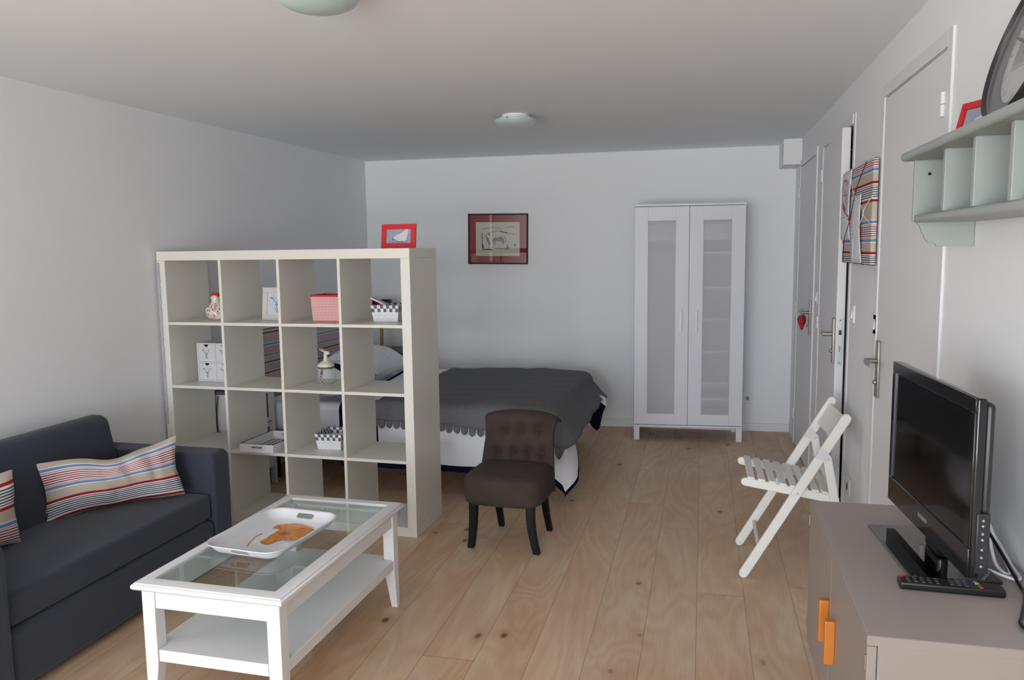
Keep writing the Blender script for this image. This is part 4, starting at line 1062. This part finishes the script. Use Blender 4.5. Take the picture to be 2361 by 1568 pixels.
cleg(-.115, .09, -.115, .165, .019, .014, (0, -.01)); cleg(.135, .09, .150, .165, .019, .014, (0, -.01))

# ================================================================ FOLDING CHAIR
fc = thing('folding_chair', 'white wooden folding chair with slatted seat opened beside the doors', 'folding chair', (.40, 3.75, 0))
OX, OY = .40, 3.75
def bar(name, p, q, w_, y0, y1, parent=fc, m=CHAIRW):   # flat bar with rounded ends between p and q in the XZ plane
    p, q = Vector(p), Vector(q); d = (q-p).normalized(); nn = Vector((-d.y, d.x)); pts = []
    for k in range(9): a_ = -PI/2+PI*k/8; pts.append(q+d*(w_/2*math.cos(a_))+nn*(w_/2*math.sin(a_)))
    for k in range(9): a_ = PI/2+PI*k/8; pts.append(p+d*(w_/2*math.cos(a_))+nn*(w_/2*math.sin(a_)))
    return MB().prism([(v.x-OX, v.y) for v in pts], 1, y0-OY, y1-OY).obj(name, m, parent, bevel=.003, ang=50)
Yn, Yf = 3.54, 3.96; tb = .020
A0, A1 = (.196, .021), (.603, .742)
for y0 in (Yn, Yf-tb): bar('long_leg', A0, A1, .040, y0, y0+tb)
for y0 in (Yn, Yf-tb): bar('rear_leg', (.532, .566), (.636, .020), .036, y0, y0+tb)
for y0 in (Yn+tb+.002, Yf-2*tb-.002): bar('seat_rail', (.196, .437), (.572, .378), .036, y0, y0+tb)
dS = Vector((.572-.196, .378-.437)).normalized(); nS = Vector((-dS.y, dS.x))
for k in range(8):
    s_ = .022+k*.0455; c = Vector((.196, .437))+dS*s_+nS*.0215
    xf = Matrix.Translation((c.x-OX, 0, c.y)) @ Matrix.Rotation(-math.atan2(dS.y, dS.x), 4, 'Y')
    MB().box(-.0155, .0155, Yn+tb+.004-OY, Yf-tb-.004-OY, -.004, .005, xf=xf).obj('seat_slat', CHAIRW, fc, bevel=.002)
# backrest board, gently curved between the long legs
dB = (Vector(A1)-Vector(A0)).normalized(); nB = Vector((dB.y, -dB.x)); b = MB(); N = 14; rs = []
for k in range(N+1):
    t = k/N; y_ = Yn+tb-OY+.001+(Yf-Yn-2*tb-.002)*t; bow = .022*math.sin(PI*t); ring = []
    for s_, o_ in ((-.125, -.005), (-.012, -.005), (-.012, .006), (-.125, .006)):
        c = Vector(A1)+dB*(s_)+nB*(o_+bow); ring.append(Vector((c.x-OX, y_, c.y)))
    rs.append(ring)
b.rings(rs); b.obj('backrest', CHAIRW, fc, bevel=.002)
for (x_, z_, r_) in ((.262, .13, .0095), (.566, .425, .0125), (.60, .19, .0095)):
    MB().tube([(x_-OX, Yn+tb/2-OY, z_), (x_-OX, Yf-tb/2-OY, z_)], r_, seg=14).obj('rod', CHAIRW, fc)
HPM = mat('hinge_plate', (216, 218, 220), .4, 0)
for y0 in (Yn-.0025, Yf-tb-.0025):
    c = Vector((.503, .585)); pts = [(-.020, -.018), (-.003, .024), (.012, .026), (.040, -.008), (.040, -.026), (.026, -.034)]
    hp = MB().prism([(c.x+p[0]-OX, c.y+p[1]) for p in pts], 1, y0-OY, y0+.003-OY).obj('hinge_plate', HPM, fc, bevel=.001)
    b = MB()
    for p in ((-.008, -.010), (.004, .014), (.030, -.020)): b.sphere((c.x+p[0]-OX, y0-OY, c.y+p[1]), .0045, sc=(1, .5, 1), seg=10, ring=6)
    b.obj('rivet', HPM, hp)
b = MB(); b.sphere((.412-OX, Yn-OY-.001, .403), .006, sc=(1, .5, 1), seg=10, ring=6); b.obj('pivot_screw', HPM, fc)

# ================================================================ TV CABINET
cb = thing('tv_cabinet', 'greige two-door cabinet with orange handles under the television', 'cabinet', (.303, 1.49, 0))
CX, CY, CZ0, CZ1 = XR-.303-.002, .80, .36, .765
BX('top_board', (0, CX, 0, CY, CZ1-.018, CZ1), BEIGETOP, cb, bevel=.001)
m_ = MB(); m_.box(.018, CX, 0, .018, CZ0, CZ1-.0185); m_.box(.018, CX, CY-.018, CY, CZ0, CZ1-.0185); m_.box(.018, CX, .018, CY-.018, CZ0, CZ0+.018); m_.box(CX-.006, CX, .018, CY-.018, CZ0+.018, CZ1-.0185)
m_.obj('carcass', BEIGECAB, cb, bevel=.001)
BX('edge_strip', (-.0006, CX, -.001, 0.0003, CZ1-.0185, CZ1-.0005), BEIGECAB, cb, bevel=0)
BX('edge_strip', (-.001, .0003, 0, CY, CZ1-.0185, CZ1-.0005), BEIGECAB, cb, bevel=0)
for y0, y1, hy, hn in ((.002, CY/2+.012, .345, 0), (CY/2+.015, CY-.002, .435, 1)):
    d_ = BX('door', (0, .017, y0, y1, CZ0, CZ1-.021), BEIGECAB, cb, bevel=.001)
    BX('handle', (-.022, 0, hy-.008, hy+.010, .525 if hn == 0 else .535, .628 if hn == 0 else .638), ORANGE, d_, bevel=.002)
    ye = y0+.004 if hn == 0 else y1-.004
    b = MB()
    for z_ in (CZ1-.07, CZ0+.035): b.tube([(-.001, ye, z_), (-.001, ye, z_+.03)], .0022, seg=8)
    b.obj('hinge', STEEL, d_)
for x in (.13, CX-.06):
    for y in (.11, CY-.12): MB().tube([(x, y, 0), (x, y, CZ0)], .014).obj('leg', STEEL, cb)

# ================================================================ TELEVISION
ZT = CZ1
tx_l, ty_l, tx_r, ty_r = .485, 2.194, .521, 1.674
tdir = Vector((tx_r-tx_l, ty_r-ty_l, 0)); TWd = tdir.length; tdir.normalize(); tn = Vector((tdir.y, -tdir.x, 0))   # tn = towards the room?
if tn.x > 0: tn = -tn
rzT = math.atan2(tdir.y, tdir.x)
tv = thing('television', 'black flat screen television on its glossy stand on the greige cabinet', 'television', ((tx_l+tx_r)/2, (ty_l+ty_r)/2, ZT+.0005), rzT)
# local: +x along screen to the near edge, -y towards the room (front)
hW = TWd/2; Z0, Z1 = .049, .412
fy = -1
b = MB(); b.box(-hW, hW, 0, .018, Z0, Z1); b.obj('casing', TVBLACK, tv, bevel=.004, seg=3)
b = MB(); b.prism([(-hW+.015, Z0+.03), (hW-.006, Z0+.03), (hW-.006, Z1-.010), (-hW+.015, Z1-.012)], 1, .018, .038); b.obj('rear_housing', TVGREY, tv, bevel=.012, seg=3)
b = MB(); fwd = .0035; bz = .062
b.box(-hW, hW, -.004, .001, Z1-.028, Z1); b.box(-hW, hW, -.004, .001, Z0, Z0+bz); b.box(-hW, -hW+.024, -.004, .001, Z0+bz, Z1-.028); b.box(hW-.024, hW, -.004, .001, Z0+bz, Z1-.028)
b.obj('bezel', TVBLACK, tv, bevel=.0015)
MB().box(-hW+.024, hW-.024, -.0008, .001, Z0+bz, Z1-.028).obj('screen', SCREEN, tv, smooth=False)
MB().box(-hW+.0225, -hW+.0245, -.0046, .0, Z0+bz+.002, Z1-.028).obj('screen_glint', mat('edge_glint', (80, 86, 98), .15), tv, smooth=False)  # pale strip on one side only, a glint painted as colour
MB().box(-.028, .028, -.0046, -.0038, Z0+.030, Z0+.040).obj('logo_plate', mat('logo_grey', (118, 118, 116), .4), tv, smooth=False)
# control strip on the side near the camera
cs = BX('control_strip', (hW-.004, hW+.004, .008, .034, Z0+.012, Z0+.135), TVGREY, tv, bevel=.003)
b = MB()
for z_ in (.028, .046, .062, .082, .094, .110, .121): b.sphere((hW+.004, .020, Z0+z_), .0028, seg=8, ring=6)
b.obj('side_button', mat('button_grey', (150, 152, 156), .4), cs)
# stand: centre neck + glass base
b = MB(); b.box(-.045, .045, .018, .042, .006, Z0+.05); b.obj('neck', TVBLACK, tv, bevel=.008, seg=3)
b = MB(); b.box(-.165, .165, -.075, .105, 0, .008); sb = b.obj('stand_base', mat('stand_glass', (10, 10, 12), .03, coat=.5), tv, bevel=.0025)
MB().box(-.1655, .1655, -.0760, -.0745, .0005, .0075).obj('base_rim', mat('rim_glass', (86, 96, 96), .1), sb, smooth=False)

# remote control ------------------------------------------------------------
rc = thing('remote_control', 'black remote control with coloured buttons lying in front of the television', 'remote control', (.505, 1.728, ZT+.0005), math.radians(-2))
BX('body', (-.098, .098, -.019, .019, 0, .017), BLACKP, rc, bevel=.005, seg=3)
b = MB()
for i in range(9):
    for j in range(3):
        if i in (5,): continue
        b.lathe([(.0036, .0165), (.0036, .0185), (.001, .0188)], (-.080+i*.0135, -.011+j*.011, 0), 10)
b.obj('button', mat('button_dark', (74, 76, 82), .4), rc)
for nm, cc, x_, y_ in (('power_button', (226, 40, 92), -.090, .013), ('red_button', (206, 40, 60), .053, -.013), ('green_button', (60, 130, 60), .052, -.004), ('yellow_button', (214, 196, 50), .050, .005), ('blue_button', (60, 110, 190), .048, .013)):
    MB().lathe([(.0042, .0165), (.0042, .0185), (.001, .0188)], (x_, y_, 0), 12).obj(nm, mat(nm, cc, .4), rc)
# cables behind the set ------------------------------------------------------
b = MB()
def smoothp(P, n=6):
    P = [Vector(p) for p in P]; out = []
    for i in range(len(P)-1):
        p0, p1, p2, p3 = P[max(i-1, 0)], P[i], P[i+1], P[min(i+2, len(P)-1)]
        for k in range(n):
            t = k/n; out.append(.5*((2*p1)+(p2-p0)*t+(2*p0-5*p1+4*p2-p3)*t*t+(3*p1-p0-3*p2+p3)*t**3))
    out.append(P[-1]); return out
b.tube(smoothp([(.60, 1.96, .90), (.64, 1.98, .86), (.655, 1.93, .80), (.655, 1.85, .772), (.64, 1.83, .771), (.635, 1.88, .78), (.645, 1.96, .83), (.66, 1.97, .81), (.668, 1.88, .774), (.655, 1.80, .771), (.60, 1.86, .771), (.57, 1.92, .771)]), .0035, seg=8)
tag(b.obj('antenna_cable', PLASTICW), 'white coiled cable behind the television', 'cable')
b = MB(); b.tube(smoothp([(.60, 1.93, .86), (.625, 1.90, .84), (.648, 1.78, .772), (.640, 1.72, .7705), (.600, 1.62, .7705), (.585, 1.585, .7705), (.59, 1.55, .7705), (.615, 1.51, .7705), (.65, 1.46, .76), (.68, 1.42, .60)]), .0035, seg=8)
tag(b.obj('power_cable', BLACKP), 'black power cable snaking over the greige cabinet top', 'cable')

# ================================================================ WALL SHELF
ws = thing('wall_shelf', 'sage green wall shelf with cubbyholes and scrolled bracket ends above the television', 'shelf', (XR, 2.30, 1.5))
def wsb(name, b_, bev=.003, seg=3): return BX(name, (b_[0]-XR, b_[1]-XR, b_[2]-2.30, b_[3]-2.30, b_[4]-1.5, b_[5]-1.5), SAGE, ws, bevel=bev, seg=seg)
YE = 1.02
wsb('top_board', (.508, XR-.001, YE-.03, 2.335, 1.694, 1.716), .009, 5)
wsb('bottom_board', (.537, XR-.001, YE+.014, 2.296, 1.532, 1.552), .007, 4)
for y in (2.030, 1.822, 1.614, 1.406, 1.20): wsb('divider', (.537, XR-.001, y, y+.018, 1.552, 1.694), .002)
brk = [(.536, 1.694), (.536, 1.536), (.544, 1.534), (.552, 1.527), (.5575, 1.516), (.5595, 1.506), (.564, 1.503), (.568, 1.490), (.576, 1.481), (.586, 1.478), (.594, 1.476), (.597, 1.470), (XR-.001, 1.470), (XR-.001, 1.694)]
for y in (2.297, YE): MB().prism([(p[0]-XR, p[1]-1.5) for p in brk], 1, y-2.30, y+.013-2.30).obj('end_bracket', SAGE, ws, bevel=.0015, smooth=False)
b = MB(); b.lathe([(.004, -.002), (.004, .001)], (.572-XR, 2.297-2.30, 1.658-1.5), 10, ax=1); b.obj('screw', mat('dark_screw', (50, 46, 40), .4, .7), ws)
# wall clock leaning on the shelf top
ck = thing('round_clock', 'large round clock with thick black rim leaning on the green shelf', 'clock', (.570, 1.825, 1.7165), 0, rot=(0, math.radians(17), 0))
R_ = .162
def ring_x(b, prof, cz, seg=72, cap=False):      # lathe about the X axis, centre height cz
    rs = []
    for r, x_ in prof: rs.append([Vector((x_, r*math.cos(2*PI*j/seg), cz+r*math.sin(2*PI*j/seg))) for j in range(seg)])
    b.rings(rs, cap=cap)
b = MB(); ring_x(b, [(R_-.012, .014), (R_-.012, -.003), (R_-.006, -.009), (R_, -.004), (R_, .036), (R_-.012, .040), (R_-.012, .014)], R_); b.obj('rim', mat('clock_rim', (40, 38, 42), .35), ck, ang=60)
b = MB(); ring_x(b, [(.001, .012), (R_-.011, .012), (R_-.011, .016), (.001, .016)], R_); face_ = b.obj('clock_face', mat('clock_face', (206, 206, 208), .5), ck)
b = MB(); ring_x(b, [(R_-.012, -.001), (R_-.046, .008), (R_-.046, .0115), (R_-.012, .0115)], R_); b.obj('inner_ring', mat('clock_inner', (104, 106, 110), .4), ck, ang=60)
b = MB()
for k in range(60):
    a_ = 2*PI*k/60; l_ = .012 if k % 5 == 0 else .005; w_ = .0016 if k % 5 == 0 else .0007
    c, s2 = math.cos(a_), math.sin(a_); r0 = R_-.054
    q = [(r0, -w_), (r0, w_), (r0-l_, w_), (r0-l_, -w_)]
    b.face([b.bm.verts.new((.0113, r_*c-t_*s2, R_+r_*s2+t_*c)) for r_, t_ in q])
for k in range(11):
    for hz in (0, 1):
        o_ = -.05+k*.010
        q = [(o_, -.03), (o_+.0022, -.03), (o_+.0022, .02), (o_, .02)] if hz else [(-.05, -.04+k*.006), (.05, -.04+k*.006), (.05, -.0385+k*.006), (-.05, -.0385+k*.006)]
        b.face([b.bm.verts.new((.0114, p[0]+.02, R_+p[1])) for p in q])
b.obj('dial_print', mat('dial_grey', (140, 142, 146), .6), face_, smooth=False)
for nm, a_, l_ in (('hour_hand', 2.3, .075), ('minute_hand', .35, .105)):
    q = MB(); c, s2 = math.cos(a_), math.sin(a_); w_ = .004
    q.prism([(-.02*c-w_*s2, -.02*s2+w_*c+R_), (-.02*c+w_*s2, -.02*s2-w_*c+R_), (l_*c+w_*.6*s2, l_*s2-w_*.6*c+R_), (l_*c-w_*.6*s2, l_*s2+w_*.6*c+R_)], 0, .006, .0075); q.obj(nm, mat('hand_grey', (86, 88, 92), .4), ck)
b = MB(); ring_x(b, [(.001, .0005), (R_-.0125, .0005), (R_-.0125, .0012), (.001, .0012)], R_); b.obj('clock_glass', PANE, ck)
# red frame on shelf behind the clock
rf = photo_frame((.606, 2.092, 1.7165), -PI/2+.38, math.radians(-15), .135, .098, .017, RED, 'red photo frame standing behind the round clock on the green shelf', art=hen_art)

# ================================================================ MEMO BOARD
mb = thing('memo_board', 'striped fabric memo board with pinned papers between the doors', 'notice board', (XR, 3.765, 1.6065), 0)
BW, BH, BT = .665, .425, .022
XW = -BT-.0135                                   # hangs just proud of the door casing
b = MB(); b.box(XW, -.0135, -BW/2, BW/2, -BH/2, BH/2)
for f in b.bm.faces:
    for l in f.loops: l[b.uv].uv = (l.vert.co.y, (BH/2-l.vert.co.z)/.28+.275)
b.obj('board', STRIPE, mb, bevel=.007, seg=3)
BT += .0135
def sheet(y0, y1, z0, z1, off, tilt, name='paper_sheet'):
    b = MB()
    def f(u, v):
        y = y1+(y0-y1)*u; z = z0+(z1-z0)*v; y += tilt*(v-.5); return Vector((-BT-off-.008*math.sin(PI*v)*(.3+.7*u), y, z))
    b.grid(f, 6, 10); return b.obj(name, PAPER, mb, solid=.0006)
s1 = sheet(.115, .355, -.105, .205, .003, -.01)
s2 = sheet(-.155, .105, -.205, .085, .004, .05)
b = MB(); ringc = []
cy_, cz_, ra, rb = .225, .10, .072, .062
NS = 32
for j in range(NS):
    a0_, a1_ = 2*PI*j/NS, 2*PI*(j+1)/NS
    b.face([b.bm.verts.new((-BT-.0145, cy_+r_*math.cos(a_), cz_+r_*math.sin(a_))) for r_, a_ in ((ra, a0_), (ra, a1_), (rb, a1_), (rb, a0_))])
d_ = (math.cos(-PI/4)*.064, math.sin(-PI/4)*.064)
b.face([b.bm.verts.new((-BT-.0147, cy_+x_, cz_+z_)) for x_, z_ in ((.046, .040), (.040, .046), (-.046, -.040), (-.040, -.046))])
b.obj('no_smoking_sign', mat('sign_red', (186, 92, 98), .6), s1, smooth=False)
b = MB(); b.box(-BT-.0150, -BT-.0146, cy_-.035, cy_+.035, cz_-.006, cz_+.004); b.box(-BT-.0140, -BT-.0136, .15, .32, -.003, -.0005)
for k in range(3): b.box(-BT-.0150, -BT-.0146, cy_-.034+.012*k, cy_-.030+.012*k, cz_+.008, cz_+.020)
b.obj('cigarette_print', mat('print_grey', (150, 152, 158), .7), s1, smooth=False)
b = MB(); random.seed(9)
for k in range(15):
    z_ = .065-k*.0165; y0 = .075+.05*(z_+.06)/.29; L_ = random.choice((.03, .04, .08, .11, .05))
    xo = -BT-.0045-.0086*math.sin(PI*(z_+.205)/.29)
    b.box(xo-.0009, xo-.0004, y0-L_, y0, z_-.001, z_+.001)
b.obj('text_line', mat('print_grey', (150, 152, 158), .7), s2, smooth=False)
def cord(pts, m, nm, r=.0018):
    b = MB(); b.tube(smoothp([(-BT-.016 if 0 < i < len(pts)-1 else -BT-.001, p[0], p[1]) for i, p in enumerate(pts)], 5), r, seg=6); b.obj(nm, m, mb)
CR, CWH = mat('cord_wine', (84, 24, 36), .7), mat('cord_white', (220, 220, 216), .8)
cord([(-.20, .213), (-.08, .02+.09), (.06, -.02), (.18, -.10), (.30, -.212)], CR, 'wine_cord')
cord([(.333, .09), (.20, .02), (.06, -.02)], CR, 'wine_cord'); cord([(-.02, -.18), (-.20, -.213)], CR, 'wine_cord')
cord([(.16, .213), (0, .10), (-.24, .0), (-.05, -.10), (.05, -.213)], CWH, 'white_cord'); cord([(-.333, .06), (-.24, 0), (-.333, -.05)], CWH, 'white_cord')
for y_, z_ in ((-.055, .105), (.075, -.015), (.20, -.115)):
    b = MB(); b.sphere((0, 0, 0), .008, sc=(.5, 1, 1), seg=12, ring=8); b.obj('red_pin', RED, mb, loc=(-BT-.018, y_, z_))

# heart hanging on the far door handle ------------------------------------------
hd = thing('heart_ornament', 'red dotted fabric heart hanging from the far door handle', 'ornament', (.634, 5.452, 0), math.radians(50))
b = MB(); N = 40; hp = []
for k in range(N):
    t = 2*PI*k/N; hp.append((16*math.sin(t)**3, 13*math.cos(t)-5*math.cos(2*t)-2*math.cos(3*t)-math.cos(4*t)))
def hr(s, yo): return [Vector((x_*.00235*s, yo, .955+.030+z_*.0038*s*.95)) for x_, z_ in hp]
b.rings([hr(.15, -.021), hr(.55, -.018), hr(.85, -.011), hr(1, 0), hr(.85, .011), hr(.55, .018), hr(.15, .021)])
hm = bpy.data.materials.new('dotted_red'); hm.use_nodes = True; n = hm.node_tree; pb = n.nodes['Principled BSDF']; pb.inputs['Roughness'].default_value = .85
tcn = n.nodes.new('ShaderNodeTexCoord'); vo = n.nodes.new('ShaderNodeTexVoronoi'); vo.inputs['Scale'].default_value = 130; vo.inputs['Randomness'].default_value = .15; n.links.new(tcn.outputs['Object'], vo.inputs['Vector'])
n.links.new(mix_col(n, math_node(n, 'LESS_THAN', vo.outputs['Distance'], .25), lin((168, 22, 34)), lin((226, 190, 186))), pb.inputs['Base Color'])
b.obj('heart_body', hm, hd, ang=80)
b = MB(); b.tube([(0, 0, 1.018), (-.012, .002, 1.045), (-.006, .004, 1.066), (.008, .002, 1.066), (.010, 0, 1.045), (0, 0, 1.018)], .0014, seg=6); b.obj('hanging_loop', mat('twine', (150, 130, 104), .8), hd)
b = MB(); b.tube([(-.004, -.018, .985), (-.022, -.022, .975), (-.03, -.02, .965)], .0025, seg=6); b.tube([(-.004, -.018, .985), (-.024, -.022, .988)], .003, seg=6); b.obj('bow', RED, hd)
